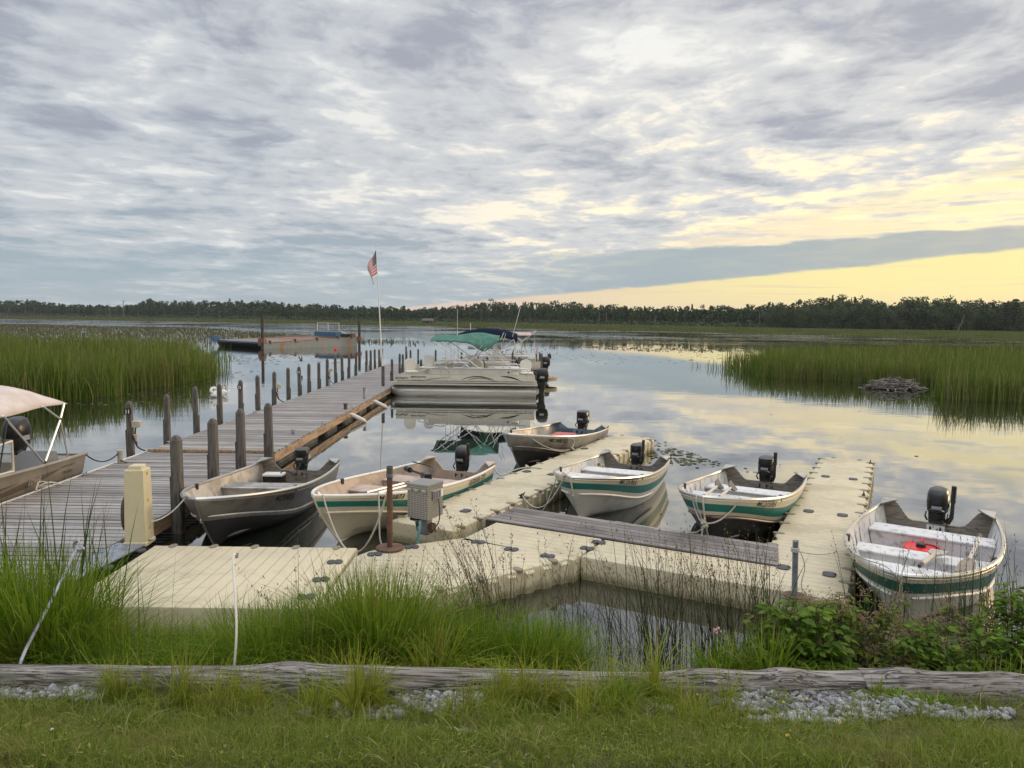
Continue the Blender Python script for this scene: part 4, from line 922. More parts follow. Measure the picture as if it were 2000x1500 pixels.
def pontoon(label, X, Y, L, yaw=180, detail=True, lower=.80):
    t = thing('pontoon_boat', label, 'pontoon boat', (X, Y, 0), R(yaw), 'pontoon boats at the dock')
    for s in (1, -1):
        mb = MB(); mb.tube([(.05, s * .86, .10), (.06, s * .86, .10), (L - .75, s * .86, .10), (L - .40, s * .86, .14), (L - .15, s * .86, .20), (L, s * .86, .25)], [.10, .29, .29, .26, .16, .05], ptube, 18); mb.box(.15, L - .4, s * .86 - .03, s * .86 + .03, .36, .415, ptube)
        mb.box(.1, L - .5, s * 1.145 - .012, s * 1.145 + .012, .17, .20, rail); mb.build('pontoon_tube', None, t, True, 40)
    mb = MB(); mb.box(0, L - .05, -1.21, 1.21, .42, .47, mat('deck edge trim', (.56, .54, .50), .35, .5, .08, 5)); mb.box(.02, L - .07, -1.19, 1.19, .4705, .48, mat('beige deck carpet', (.30, .26, .20), .95)); mb.build('deck', None, t)
    for s in (1, -1):
        mb = MB(); mb.box(.10, L - .25, s * 1.16 - .012, s * 1.16 + .012, .52, lower, pan); mb.box(.9, L - 1.45, s * 1.14 - .01, s * 1.14 + .01, lower + .01, 1.0, pan2)
        for z in (.515, lower + .003, .60): mb.box(.1, L - .25, s * 1.16 - .016, s * 1.16 + .016, z, z + .012, rail)
        k = 1.3
        while k < L - 1.5: mb.box(k, k + .02, s * 1.155 - .012, s * 1.155 + .012, lower, 1.0, rail); k += .72
        mb.build('side_panel', None, t)
        mb = MB(); y = s * 1.16
        mb.tube(spline([(.35, y, .52), (.35, y, .95), (.45, y, 1.03), (.9, y, 1.03)]), .017, rail); mb.tube([(.9, y, 1.03), (L - 1.5, y, 1.03)], .017, rail); mb.tube(spline([(L - 1.5, y, .52), (L - 1.5, y, .95), (L - 1.42, y, 1.03), (L - 1.30, y, .97), (L - 1.05, y, .86), (L - 1.0, y, .52)]), .017, rail)
        mb.tube(spline([(L - 2.15, y, .52), (L - 2.15, y, .93), (L - 2.05, y, 1.03)]), .017, rail); mb.tube([(L - 1.5, y, 1.03), (L - 1.9, y, 1.10), (L - 2.1, y, 1.05)], .015, rail)
        mb.build('guard_rail', None, t, True)
    mb = MB(); mb.box(.12, .14, -1.14, 1.14, .52, .78, pan); mb.box(L - .29, L - .27, -1.14, 1.14, .52, .70, pan); mb.build('end_panel', None, t)
    mb = MB(); mb.box(.7, 1.75, .45, 1.10, .48, .95, vinyl, c=.04); mb.box(.66, 1.8, .85, 1.11, .95, 1.10, vinyl, c=.04); mb.box(2.2, 3.3, -1.1, -.55, .48, .9, vinyl, c=.04); mb.box(2.0, 3.0, .85, 1.1, .9, 1.06, vinyl, c=.03); mb.build('bench', None, t, True, 40)
    mb = MB(); mb.prism([[(1.95, -.75, .48), (2.5, -.75, .48), (2.5, -.1, .48), (1.95, -.1, .48)], [(2.05, -.72, 1.15), (2.4, -.72, 1.2), (2.4, -.13, 1.2), (2.05, -.13, 1.15)], [(2.2, -.7, 1.28), (2.38, -.7, 1.26), (2.38, -.15, 1.26), (2.2, -.15, 1.28)]], vinyl)
    mb.tube([(1.98 + .03 * math.sin(a), -.43 + .16 * math.cos(a), 1.12 + .15 * math.sin(a)) for a in [i * math.pi / 7 for i in range(15)]], .014, blackp); mb.build('helm_console', None, t, True, 40)
    return t
A = pontoon('cream pontoon boat under the crumpled green canopy, lettered BENNINGTON, nearest of its kind', .92, 27.6, 5.34)
chair(A, 4.62, .50, .80, R(112)); chair(A, 4.15, -.30, .90, R(70)); chair(A, .40, .60, .80, R(100))
def zA(x, v):
    u = (3.85 - x) / 2.45                                       # 0 at the fore edge, 1 aft
    ridge = 2.17 + .10 * sm(u, .3, .68) - .10 * sm(u, .72, 1.0) - .10 * sm(.08 - u, 0, .08)
    side = 1.97 - .01 * u - .25 * math.exp(-((u - .78) / .13) ** 2) - .06 * sm(u, .3, .7) + .12 * sm(u, .86, 1)
    return lerp(ridge, side, abs(v) ** 2.2) + .012 * math.sin(u * 40 + v * 6) * abs(v)
canopy(A, [lerp(3.85, 1.40, i / 34) for i in range(35)], 1.13, zA, canvas_g, .025)
mb = MB()
for s in (1, -1):
    y = s * 1.12
    for a, b_ in (((3.75, 2.0), (2.45, 1.05)), ((3.45, 1.98), (2.1, 1.04)), ((3.2, 1.98), (3.48, 1.72)), ((1.85, 1.75), (2.75, 1.04)), ((2.0, 1.86), (2.62, 1.05)), ((1.6, 1.85), (1.2, 1.05)), ((1.75, 1.75), (.95, 1.05)), ((3.3, 1.72), (3.3, 1.04)), ((3.0, 1.75), (3.02, 1.04)), ((1.35, 2.05), (1.25, 2.3)), ((1.5, 1.7), (1.75, 1.04)), ((1.9, 1.7), (1.55, 1.04))):
        mb.tube([(a[0], y, a[1]), (b_[0], y, b_[1])], .014, rail, 6)
    mb.ball((2.55, y, 1.12), .04, rail, 8)
mb.tube([(3.75, -1.1, 2.0), (3.75, 1.1, 2.0)], .014, rail, 6); mb.tube([(2.95, .4, .5), (2.95, .4, 3.15)], .008, white, 6); mb.build('canopy_frame', None, A, True)
mb = MB(); mb.tube([(1.25, 1.05, 2.0), (1.16, 1.05, 2.3)], .012, rail, 6); mb.build('antenna', None, A)
outboard(A, (-.06, .3, .40), 'big', sc_=1.12)
def side_text(t, body, x, z, size, m_, y=1.1745, **k):
    M = Matrix(((-1, 0, 0, x), (0, 0, 1, y), (0, 1, 0, z), (0, 0, 0, 1)))
    mb = MB(); text_flat(mb, body, size, M, m_, **k); mb.build('lettering', None, t)
side_text(A, 'MC7060TU', 5.10, .625, .095, ink, bold=.003); side_text(A, 'BENNINGTON', 4.55, .675, .085, ink, bold=.003, sx=.95)
def band(cx, cz, f0, f1, n=18, m_=ink):
    mb = MB(); q = [(cx(i / n), 1.1745, cz(i / n) + f0(i / n)) for i in range(n + 1)]; q2 = [(cx(i / n), 1.1745, cz(i / n) + f1(i / n)) for i in range(n + 1)]
    mb.add(q + q2, [(i, i + 1, n + 2 + i, n + 1 + i) for i in range(n)], m_); mb.build('decal', None, A)
band(lambda t: 2.75 - 1.3 * t, lambda t: .60 + .15 * math.sin(math.pi * t) ** .8 - .06 * t, lambda t: 0, lambda t: .012 + .035 * t * (1 - t) * 3)
band(lambda t: 2.5 - .9 * t, lambda t: .60 + .09 * math.sin(math.pi * t) ** .8 - .03 * t, lambda t: 0, lambda t: .012 + .02 * t * (1 - t) * 3)
band(lambda t: 1.35 - .8 * t, lambda t: .74 - .17 * t ** 1.6, lambda t: 0, lambda t: .01 + .05 * math.sin(math.pi * t))
band(lambda t: 4.6 - 1.5 * t, lambda t: .60 - .02 * math.sin(2 * math.pi * t) + .08 * t * t, lambda t: 0, lambda t: .018 * math.sin(math.pi * t) + .003)
band(lambda t: 5.05 - 4.9 * t, lambda t: .545, lambda t: 0, lambda t: .035, 4, mat('grey pinstripe', (.20, .19, .18), .5))
mb = MB(); mb.lathe([(.035, 0), (.035, .005)], blackp, 14, Matrix.Translation((1.05, 1.152, .90)) @ Matrix.Rotation(R(-90), 4, 'X'))
mb.build('vent', None, A)
Bp = pontoon('pontoon boat with dark navy canopy, hidden behind the green-topped one', .55, 30.8, 5.0, 180)
canopy(Bp, [lerp(2.75, .35, i / 16) for i in range(17)], 1.1, lambda x, v: 2.40 - .28 * abs(v) ** 2.4 - .22 * ((x - 1.55) / 1.2) ** 2, canvas_n)
mb = MB()
for s in (1, -1):
    for a, b_ in (((2.6, 2.0), (1.2, 1.05)), ((.5, 2.0), (1.6, 1.05)), ((.5, 2.0), (.3, 1.05))): mb.tube([(a[0], s * 1.1, a[1]), (b_[0], s * 1.1, b_[1])], .014, rail, 6)
mb.tube([(.55, .9, 2.1), (.25, .9, 3.3)], .012, white, 6); mb.tube([(2.3, 0, 2.3), (2.3, 0, 2.62)], .018, white, 6); mb.build('canopy_frame', None, Bp, True)
outboard(Bp, (-.02, 0, .62), 'big', sc_=1.15, tilt=R(55))
Cp = pontoon('pontoon boat with pinkish tan canopy, furthest, behind the finger pier', 1.45, 36.4, 5.3, 180)
canopy(Cp, [lerp(2.9, .55, i / 10) for i in range(11)], 1.1, lambda x, v: 2.14 - .12 * abs(v) ** 2.4, canvas_p, .03)
mb = MB()
for s in (1, -1):
    for a, b_ in (((.62, 2.02), (1.0, 1.75)), ((1.35, 2.0), (1.0, 1.75)), ((1.0, 1.75), (1.0, 1.05)), ((1.0, 1.7), (2.5, 1.05)), ((2.8, 2.0), (1.9, 1.05)), ((.5, 2.1), (.3, 2.25))): mb.tube([(a[0], s * 1.1, a[1]), (b_[0], s * 1.1, b_[1])], .016, rail, 6)
mb.build('canopy_frame', None, Cp, True)
mb = MB(); mb.tube([(2.0, .6, 1.45), (3.6, .6, 1.42)], .10, mat('grey boat cover', (.30, .30, .32), .8), 10); mb.build('rolled_cover', None, Cp, True)
outboard(Cp, (-.05, 0, .40), 'big', sc_=1.1)
t = thing('small_flag', 'small drooping red and white flag on the stern of the furthest pontoon boat', 'flag', (1.18, 35.5, .9))
mb = MB(); mb.tube([(0, 0, 0), (.05, 0, .72)], .008, white, 6); mb.build('staff', None, t)
mb = MB()
for k in range(5): mb.add([(.045 - .012 * k - .02, .02 * math.sin(k), .68 - .05 * k), (.045 - .012 * (k + 1) - .02, .02 * math.sin(k + 1), .68 - .05 * (k + 1) + .03), (.05 - .03 * (k + 1), .02 * math.sin(k + 1), .26 - .01 * k), (.05 - .03 * k, .02 * math.sin(k), .26 - .01 * k)], [(0, 1, 2, 3)], mat('flag red', (.58, .035, .05), .8) if k % 2 == 0 else mat('flag white', (.78, .74, .74), .8))
mb.build('cloth', None, t)

# ---------------------------------------------------------------- flagpole and flag
t = thing('flagpole', 'tall thin leaning white flagpole at the far end of the long dock edge', 'flagpole', (-4.70, 26.86, 0))
mb = MB(); mb.tube([(0, 0, .25), (-.02, 0, 1.0), (-.13, 0, 3.2), (-.235, 0, 5.36)], [.03, .028, .02, .012], white, 8); mb.build('pole', None, t, True)
mb = MB(); mb.ball((-.238, 0, 5.40), .03, rail, 8); mb.build('finial', None, t, True)
mb = MB(); mb.box(-.055, .055, -.05, .05, -.4, 1.05, postwood, c=.02); mb.build('base_post', None, t)
t = thing('flag', 'limp striped flag with starry blue corner hanging from the flagpole', 'flag', (-4.70 - .235, 26.86, 0))
FR, FW, FB = MATS['flag red'], MATS['flag white'], mat('flag navy', (.012, .018, .07), .8)
mb = MB(); nu, nv = 24, 26
def fl(u, v):
    z = 5.27 - .86 * v - u * (1.27 - .82 * v)
    x = .012 + (5.36 - z) * .043 - .40 * math.sin(math.pi * .5 * min(1, u * 1.25)) * (1 - .25 * v) * (.55 + .45 * math.sin(u * 3 + .5)) + .05 * u * math.sin(9 * u + 2 * v)
    return (x, .07 * math.sin(11 * u + 1.5 * v) * min(1, u * 3), z)
grid = [fl(i / nu, j / nv) for i in range(nu + 1) for j in range(nv + 1)]
def fcol(i, j):
    if i < nu * .22 and j < 14: return FB
    return FR if (j // 2) % 2 == 0 else FW
for m_ in (FR, FW, FB):
    mb.add(grid, [(i * (nv + 1) + j, (i + 1) * (nv + 1) + j, (i + 1) * (nv + 1) + j + 1, i * (nv + 1) + j + 1) for i in range(nu) for j in range(nv) if fcol(i, j) is m_], m_)
st_ = []
for r_ in range(9):
    for c in range(6 if r_ % 2 == 0 else 5):
        u, v = (.03 + (c + (.5 if r_ % 2 else 0)) * .065), .03 + r_ * .055; a = Vector(fl(u * .52, v)); du = (Vector(fl(u + .02, v)) - a); dv = Vector(fl(u, v + .02)) - a; n_ = du.cross(dv).normalized() * .004
        for sg in (1, -1): mb.add([a + n_ * sg - du * .3, a + n_ * sg + dv * .6, a + n_ * sg + du * .6, a + n_ * sg - dv * .3], [(0, 1, 2, 3)], FW)
mb.build('cloth', None, t, True, 80)

# ---------------------------------------------------------------- work barge
bsteel = mat('barge side grey paint', (.20, .215, .215), .6, .1, .2, .9, (.26, .14, .075), .1, 6, thr=(.56, .66))
brust = mat('rust red deck', (.16, .075, .05), .85, 0, .3, 1.2, (.22, .14, .10))
bplank = mat('barge deck boards', (.21, .165, .125), .8, 0, .25, 1.5, (.15, .10, .07))
bblue = mat('barge blue paint', (.025, .10, .22), .5, 0, .15, 2, (.04, .09, .15))
ang = math.atan2(8.2, 6.4)
t = thing('work_barge', 'rusty flat grey work barge with red deck and blue panel, aground among the reeds', 'barge', (-21.6, 64.3, 0), ang)
mb = MB(); L, W = 10.4, 7.7
top = lambda x: .44 + .42 * x / L
mb.add([(0, 0, -.3), (L, 0, -.3), (L, W, -.3), (.5, W, -.3), (0, 0, top(0)), (L, 0, top(L)), (L, W, top(L)), (-.0, W, top(0) + .15)], [(0, 1, 5, 4), (1, 2, 6, 5), (2, 3, 7, 6)], bsteel)
mb.add([(1.2, .4, -.3), (1.2, W - .3, -.3), (0, W, top(0) + .10), (0, 0, top(0) - .10)], [(0, 3, 2, 1)], darkwood)  # raked end, its shadow put into the dark colour
mb.build('hull', None, t)
mb = MB(); mb.add([(.02, .3, top(0) - .02), (L - .1, .3, top(L) - .06), (L - .1, W - .2, top(L) - .06), (.02, W - .2, top(0) + .10)], [(0, 1, 2, 3)], brust)
mb.add([(.05, .32, top(0) + .02), (4, .32, top(4) + .02), (4, W - .3, top(4) + .06), (.05, W - .3, top(0) + .16)], [(0, 1, 2, 3)], bplank); mb.build('deck', None, t)
mb = MB()
for y in (0, W - .15): mb.add([(0, y, top(0) - .02), (L, y, top(L) - .02), (L, y + .15, top(L) - .02), (0, y + .15, top(0) - .02), (0, y, top(0) + .08), (L, y, top(L) + .08), (L, y + .15, top(L) + .08), (0, y + .15, top(0) + .08)], [(0, 1, 5, 4), (1, 2, 6, 5), (2, 3, 7, 6), (3, 0, 4, 7), (4, 5, 6, 7)], bplank)
for x in (.6, 3.2, 5.6, 8.0, 9.6): mb.box(x, x + .12, -.03, .2, top(x) - .1, top(x) + .22, darkwood)
mb.build('coaming', None, t)
mb = MB(); mb.box(-.25, .35, .1, .5, .25, .85, brust); mb.box(-.5, .0, W - .6, W, .45, .95, bblue); mb.box(-.05, .05, .4, W - .4, .42, .56, bblue); mb.build('ramp_end', None, t)
mb = MB(); mb.box(L - 1.0, L - .3, 2.0, 5.4, top(L) + .05, top(L) + .48, bblue); pb_ = mb.build('blue_panel', None, t)
mb = MB()
for y in (2.0, 3.7, 5.4): mb.tube([(L - .6, y, top(L) + .6), (L - .6, y, top(L) + 1.4)], .035, rail, 6)
mb.tube([(L - .6, 2.0, top(L) + 1.35), (L - .6, 5.4, top(L) + 1.35)], .03, rail, 6); mb.tube([(L - .6, 1.8, top(L) + .6), (L - .5, .9, top(L) + .3), (L - .6, .6, top(L))], .03, rail, 6); mb.build('rail', None, pb_)
mb = MB(); mb.box(L - .9, L - .1, .5, 1.5, top(L), top(L) + .35, blackm, c=.1); mb.box(L - .5, L - .1, .1, .5, top(L), top(L) + .4, brust); mb.build('engine', None, t)
def bpole(x, y, z, label):
    t = thing('spud_pole', label, 'pole', (x, y, 0), 0, 'tall dark poles of the barge'); mb = MB(); mb.tube([(0, 0, -.5), (.02, 0, z * .6), (0, 0, z)], .13, darkwood, 8); mb.build('pole', None, t, True)
    mb = MB(); mb.box(-.22, .22, -.2, .2, .55, .95, brust); mb.build('collar', None, t)
bpole(-21.15, 62.6, 3.0, 'tall dark pole standing in the water at the near corner of the barge'); bpole(-14.9, 72.0, 2.42, 'dark pole at the right end of the barge')

# ---------------------------------------------------------------- small things on and around the docks
t = thing('utility_post', 'tan plastic utility post with round holes, tied with rope, on the front dock', 'post', (-4.125, 8.05, ZT), R(4))
post_m = mat('tan post plastic', (.56, .49, .32), .55, 0, .06, 2, (.50, .43, .28))
mb = MB(); rc = lambda a, b_: [(-a, -b_), (a, -b_), (a, b_), (-a, b_)]
mb.box(-.128, .128, -.13, .13, .003, .05, post_m, c=.012); mb.prism([(.05, rc(.112, .112)), (.84, rc(.100, .100)), (.85, rc(.094, .094))], post_m); mb.prism([(.85, rc(.07, .07)), (.885, rc(.066, .066)), (.892, rc(.058, .058))], post_m); mb.build('post', None, t, True, 25)
mb = MB()
for z in (.80, .50, .19):
    M = Matrix.Translation((.1005 + (.84 - z) * .0135, 0, z)) @ Matrix.Rotation(R(90), 4, 'Y'); mb.lathe([(.024, 0), (.022, .004), (.013, .0045), (.012, -.004)], mat('post hole ring', (.40, .32, .18), .6), 12, M)
mb.build('bolt_hole', None, t, True)
t = thing('coiled_line', 'dark coiled line hanging on the left side of the tan post', 'rope', (-4.26, 8.03, .60)); mb = MB()
for k in range(4): mb.tube([(.005 + .01 * k - .02, .06 * math.cos(a), .17 * math.sin(a) + .02 * k) for a in [i * math.pi / 7 for i in range(15)]], .009, mat('brown line', (.09, .07, .05), .8), 6)
mb.tube(cat_pts((0, .02, -.1), (.30, -.03, -.28), .06), .007, MATS['brown line'], 6); mb.build('coil', None, t)
t = thing('steel_pipe', 'rusty brown pipe with round base plate and wire round its top, on the angled dock', 'pipe', (-1.325, 7.97, ZT))
mb = MB(); mb.tube([(0, 0, .02), (0, 0, .80)], .031, rust, 14); mb.build('pipe', None, t, True)
mb = MB(); mb.lathe([(.155, .004), (.155, .022), (.15, .026), (.04, .027)], rust, 24); mb.build('base_plate', None, t, True)
mb = MB(); mb.lathe([(.034, .80), (.036, .80), (.036, .92), (.030, .925), (.03, .80)], mat('dull iron collar', (.10, .09, .085), .6, .4, .3, 12), 14)
for k in range(3): mb.tube([(.04 * math.cos(a), .04 * math.sin(a), .815 + k * .012) for a in [i * .5 for i in range(14)]], .004, galv, 5)
mb.build('collar', None, t, True)
t = thing('steel_pipe', 'thin grey pipe post wrapped with white rope at the corner of the right finger', 'pipe', (2.655, 6.70, ZT))
mb = MB(); mb.tube([(0, 0, .004), (-.012, 0, .53)], .0265, galv, 14, cap=False); mb.lathe([(.027, .52), (.02, .522), (.019, .45)], galv, 14, Matrix.Translation((-.012, 0, .005))); mb.build('pipe', None, t, True)
mb = MB(); mb.lathe([(.10, .003), (.10, .015), (.03, .016)], rust, 18); mb.build('base_plate', None, t)
mb = MB()
for k in range(3): mb.tube([(-.01 + .033 * math.cos(a), .033 * math.sin(a), .43 + k * .014) for a in [i * .5 for i in range(14)]], .008, rope_m, 6)
mb.tube(spline([(.03, -.02, .43), (.06, -.06, .30), (.03, -.08, .12), (.12, -.12, .02), (.35, -.1, .01)]), .005, rope_m, 6); mb.build('rope_wrap', None, t)
# diamond plate box
dp = bpy.data.materials.new('diamond plate'); dp.use_nodes = True; nt = dp.node_tree; p = nt.nodes['Principled BSDF']; p.inputs['Metallic'].default_value = .45; p.inputs['Roughness'].default_value = .34; p.inputs['Base Color'].default_value = (.52, .50, .46, 1)
t_ = nt.nodes.new('ShaderNodeTexCoord'); s_ = nt.nodes.new('ShaderNodeSeparateXYZ'); nt.links.new(t_.outputs['Object'], s_.inputs[0])
a, b_ = S(s_.outputs[0], nt) + S(s_.outputs[1], nt), S(s_.outputs[2], nt)
cell = 46.0
u = (a * cell)._m('FRACT') - .5; v = (b_ * cell)._m('FRACT') - .5
par = ((a * cell)._m('FLOOR') + (b_ * cell)._m('FLOOR'))._m('MODULO', 2.0)._m('ABSOLUTE')
d1, d2 = u + v, u - v
e1 = (d1 * d1) * 9.0 + (d2 * d2) * 1.2; e2 = (d1 * d1) * 1.2 + (d2 * d2) * 9.0
lug = ((e1 * par) + e2 * (1.0 - par)).ss(.5, .2)
bp_ = nt.nodes.new('ShaderNodeBump'); bp_.inputs['Strength'].default_value = 1.0; bp_.inputs['Distance'].default_value = .004; nt.links.new(lug.s, bp_.inputs['Height']); nt.links.new(bp_.outputs[0], p.inputs['Normal'])
nt.links.new(mixc(nt, lug, (.24, .23, .21), (.80, .78, .74)), p.inputs['Base Color'])
t = thing('metal_box', 'diamond plate metal box on a stub post with a teal hose', 'box', (-1.0, 8.62, ZT), R(-28))
mb = MB(); mb.box(-.16, .13, -.155, .155, .20, .585, dp); mb.build('body', None, t)
mb = MB(); mb.box(-.168, .138, -.162, .163, .588, .61, dp); mb.box(-.168, .138, -.166, -.1605, .545, .59, dp); mb.build('lid', None, t)
for x in (-.13, -.03, .08): mb = MB(); mb.box(x - .03, x + .03, -.172, -.1665, .53, .556, rail); mb.build('hasp', None, t)
mb = MB(); mb.box(.1305, .15, -.07, .10, .42, .53, mat('grey outlet cover', (.30, .30, .31), .4, .3), c=.006); mb.box(.1305, .138, .10, .15, .43, .52, inkw)
for k in range(3): mb.box(.1502, .153, -.06 + k * .05, -.035 + k * .05, .435, .515, mat('dark slot', (.10, .10, .105), .5))
mb.build('outlet_cover', None, t)
mb = MB(); mb.box(-.05, .05, -.05, .05, .0, .1985, galv); mb.box(.05, .11, -.04, .04, .02, .12, rust); mb.build('stub_post', None, t)
mb = MB(); mb.box(-.15, -.02, -.14, -.06, .16, .1985, blackp, c=.015); mb.tube([(-.08, -.10, .17), (-.02, -.16, .15)], .02, rail, 8); mb.tube([(-.02, -.16, .15), (.03, -.19, .14)], .025, blackp, 8)
mb.tube(spline([(.13, .05, .45), (.19, .0, .3), (.19, -.03, .15), (.10, -.10, .02), (-.0, -.16, .05), (-.04, -.15, .15)]), .007, blackp, 6); mb.build('fittings', None, t, True)
mb = MB(); mb.tube(spline([(.03, -.17, .19), (.04, -.20, .08), (.03, -.215, -.05), (.06, -.22, -.22)]), .018, mat('teal hose', (.10, .28, .28), .5), 8); mb.build('hose', None, t, True)
# stubs, cleats, fenders
def cleat(label, x, y, z, rz, m_=galv, s=1.0, grp='cleats on the docks'):
    t = thing('cleat', label, 'cleat', (x, y, z), rz, grp); mb = MB()
    for q in (-1, 1): mb.tube([(q * .035 * s, 0, 0), (q * .03 * s, 0, .045 * s)], .012 * s, m_, 6)
    mb.tube([(-.10 * s, 0, .058 * s), (-.05 * s, 0, .045 * s), (.05 * s, 0, .045 * s), (.10 * s, 0, .058 * s)], [.006 * s, .013 * s, .013 * s, .006 * s], m_, 6); mb.box(-.05 * s, .05 * s, -.025 * s, .025 * s, .0015, .008, m_); mb.build('horn', None, t, True)
cleat('galvanised cleat on the dock left edge just past the number 11 piling', XL + .06, 14.2, .318, R(80)); cleat('galvanised cleat on the dock left edge near the number 12 piling', XL + .06, 18.9, .318, R(75)); cleat('galvanised cleat on the dock right edge beyond the first pipe stub', XR - .06, 17.2, .318, R(90)); cleat('galvanised cleat on the dock right edge by the further pipe stub', XR - .06, 20.4, .318, R(90))
cleat('galvanised cleat on the dock left edge by the runabout', XL + .05, 11.35, .303, R(90))
q = un(9.3, -4.66); cleat('black cleat with two ropes on the inner edge of the middle finger', q.x, q.y, ZT, AU, blackm); q = un(13.2, -5.53); cleat('cleat under the rope knot at the furthest aluminium bow', q.x, q.y, ZT, AU, blackm)
for u_, n_, l in ((9.95, -.34, 'black cleat with a dark line on the right edge of the right finger'), (12.0, -.34, 'small black cleat halfway out on the right edge of the right finger'), (14.85, -.34, 'small black cleat at the outer corner of the right finger'), (9.0, -1.17, 'small black cleat on the left edge of the right finger, by the black-bottomed boat')):
    q = un(u_, n_); cleat(l, q.x, q.y, ZT, AU, blackm, .9)
def stub(label, x, y, z, r, h, m_=galv):
    t = thing('pipe_stub', label, 'pipe', (x, y, z), 0, 'pipe stubs standing on the wooden dock'); mb = MB(); mb.tube([(0, 0, -.35), (0, 0, h)], r, m_, 12); mb.build('pipe', None, t, True); mb = MB(); mb.lathe([(r + .006, h - .04), (r + .006, h + .004), (r * .7, h + .006)], m_, 12); mb.build('cap', None, t, True)
stub('short fat grey pipe stub on the dock, nearest the aluminium boat motor', -4.62, 15.55, .315, .05, .10); stub('brown pipe stub at the dock edge above the nearer fender', -4.50, 19.9, .315, .05, .16, rust); stub('taller thin pipe stub at the dock edge near the flagpole', -4.52, 22.6, .315, .05, .36); stub('pale pipe stub with a dark line on the dock beside the runabout stern', -6.60, 12.33, .30, .045, .22, mat('grey pvc pipe', (.36, .33, .29), .6, 0, .2, 9)); stub('small pipe stub on the dock left edge near the last power box', -6.6, 26.6, .315, .04, .25); stub('pale pipe stub on the dock left edge before the gap in the pilings', -6.6, 33.8, .315, .05, .3, MATS['grey pvc pipe'])
def fender(label, x, y, z):
    t = thing('fender', label, 'fender', (x, y, z), 0, 'white fenders along the wooden dock', rot=(0, R(-62), R(8))); mb = MB(); mb.tube([(0, 0, -.24), (0, 0, -.22), (0, 0, -.17), (0, 0, .17), (0, 0, .22), (0, 0, .24)], [.02, .04, .06, .06, .04, .02], mat('dirty white vinyl', (.55, .51, .45), .5, 0, .15, 6), 12); mb.build('body', None, t, True)
    mb = MB(); mb.tube([(0, 0, .235), (-.05, 0, .36)], .01, rope_m, 6); mb.build('line', None, t)
fender('white fender hanging off the wooden dock, nearer of two', -4.10, 19.6, .13); fender('white fender hanging off the wooden dock, further of two', -4.08, 22.8, .13)
# birds and buoys
t = thing('swan', 'white bird floating with its head tucked among its feathers, left of the dock', 'bird', (-10.15, 25.5, 0), R(50)); t.scale = (.8, .8, .8); wf = mat('white feathers', (.74, .73, .70), .8, 0, .08, 14, (.62, .60, .56), .5, 40)
mb = MB(); rings = []
for k in range(13):
    u = k / 12; r_ = math.sin(math.pi * min(1, u * .96 + .03)) ** .62; zc_ = .10 + .07 * u ** 2
    rings.append([(lerp(-.36, .40, u), .19 * r_ * math.cos(a), zc_ + (.19 * r_ * math.sin(a) if math.sin(a) > 0 else .15 * r_ * math.sin(a))) for a in [2 * math.pi * j / 14 for j in range(14)]])
mb.prism(rings, wf)
for s in (1, -1): mb.ball((.06, s * .12, .20), (.28, .07, .12), wf, 12)
mb.tube(spline([(-.28, 0, .18), (-.36, .0, .30), (-.28, .02, .40), (-.12, .05, .38), (-.02, .08, .31)]), [.07] * 6 + [.055] * 12 + [.045] * 7, wf, 10); mb.ball((.0, .09, .30), (.08, .05, .05), wf, 10); mb.add([(.36, 0, .2), (.52, -.07, .26), (.55, 0, .27), (.52, .07, .26)], [(0, 1, 2), (0, 2, 3)], wf); mb.build('body', None, t, True, 60)
mb = MB(); mb.tube([(.05, .12, .29), (.13, .14, .25)], [.025, .010], mat('orange bill', (.45, .16, .03), .5), 8); mb.build('bill', None, t, True)
t = thing('swallow', 'small dark bird flying low over the water left of the dock', 'bird', tuple(at(588, 705, Y=40)), R(60)); mb = MB(); mb.tube([(-.12, 0, 0), (-.06, 0, 0), (.05, 0, .01), (.10, 0, .02), (.13, 0, .02)], [.008, .03, .04, .03, .005], blackm, 8)
for s in (1, -1): mb.add([(.06, s * .02, .02), (-.03, s * .02, .02), (-.08, s * .10, .16), (-.10, s * .12, .30), (.03, s * .08, .15)], [(0, 1, 2, 4), (4, 2, 3)], blackm)
mb.add([(-.10, 0, 0), (-.24, .06, -.02), (-.17, 0, 0), (-.24, -.06, -.02)], [(0, 1, 2), (0, 2, 3)], blackm); mb.build('body', None, t, True, 60)
def buoy(label, loc, r, m_):
    t = thing('buoy', label, 'buoy', loc); mb = MB(); mb.ball((0, 0, r * .5), r, m_, 12); mb.tube([(0, 0, r * 1.3), (0, 0, r * 1.7)], r * .2, m_, 8); mb.build('float', None, t, True)
buoy('small red buoy floating in front of the barge', (-15.2, 63.6, 0), .13, red_p); buoy('small dark buoy floating right of the pontoon boats', (2.83, 56.5, 0), .16, blackp)
# markers at the bank
t = thing('marker_stake', 'thin white fibreglass marker stake standing in the bank grass', 'stake', (-1.55, 4.16, .55)); pz = at(463, 1085, Y=4.42); fz = at(457, 1290, Y=4.16)
mb = MB(); mb.tube(spline([(fz.x + 1.55, 0, fz.z - .60), (fz.x + 1.55, .05, fz.z - .35), (pz.x + 1.54, .22, pz.z - .57), (pz.x + 1.55, .26, pz.z - .55)]), .007, white, 7); mb.build('rod', None, t, True)
mb = MB(); mb.tube([(pz.x + 1.549, .255, pz.z - .565), (pz.x + 1.55, .262, pz.z - .535)], .0095, galv, 8); mb.build('cap', None, t)
a, b_ = at(42, 1288, Y=4.14), at(148, 1068, Y=5.0); m1 = at(108, 1170, Y=4.55)
t = thing('boat_hook', 'bent grey hooked rod leaning out of the grass at the far left', 'rod', tuple(a)); mb = MB(); hk = [at(150, 1070, Y=5.0), at(148, 1052, Y=5.0), at(152, 1045, Y=5.0)]
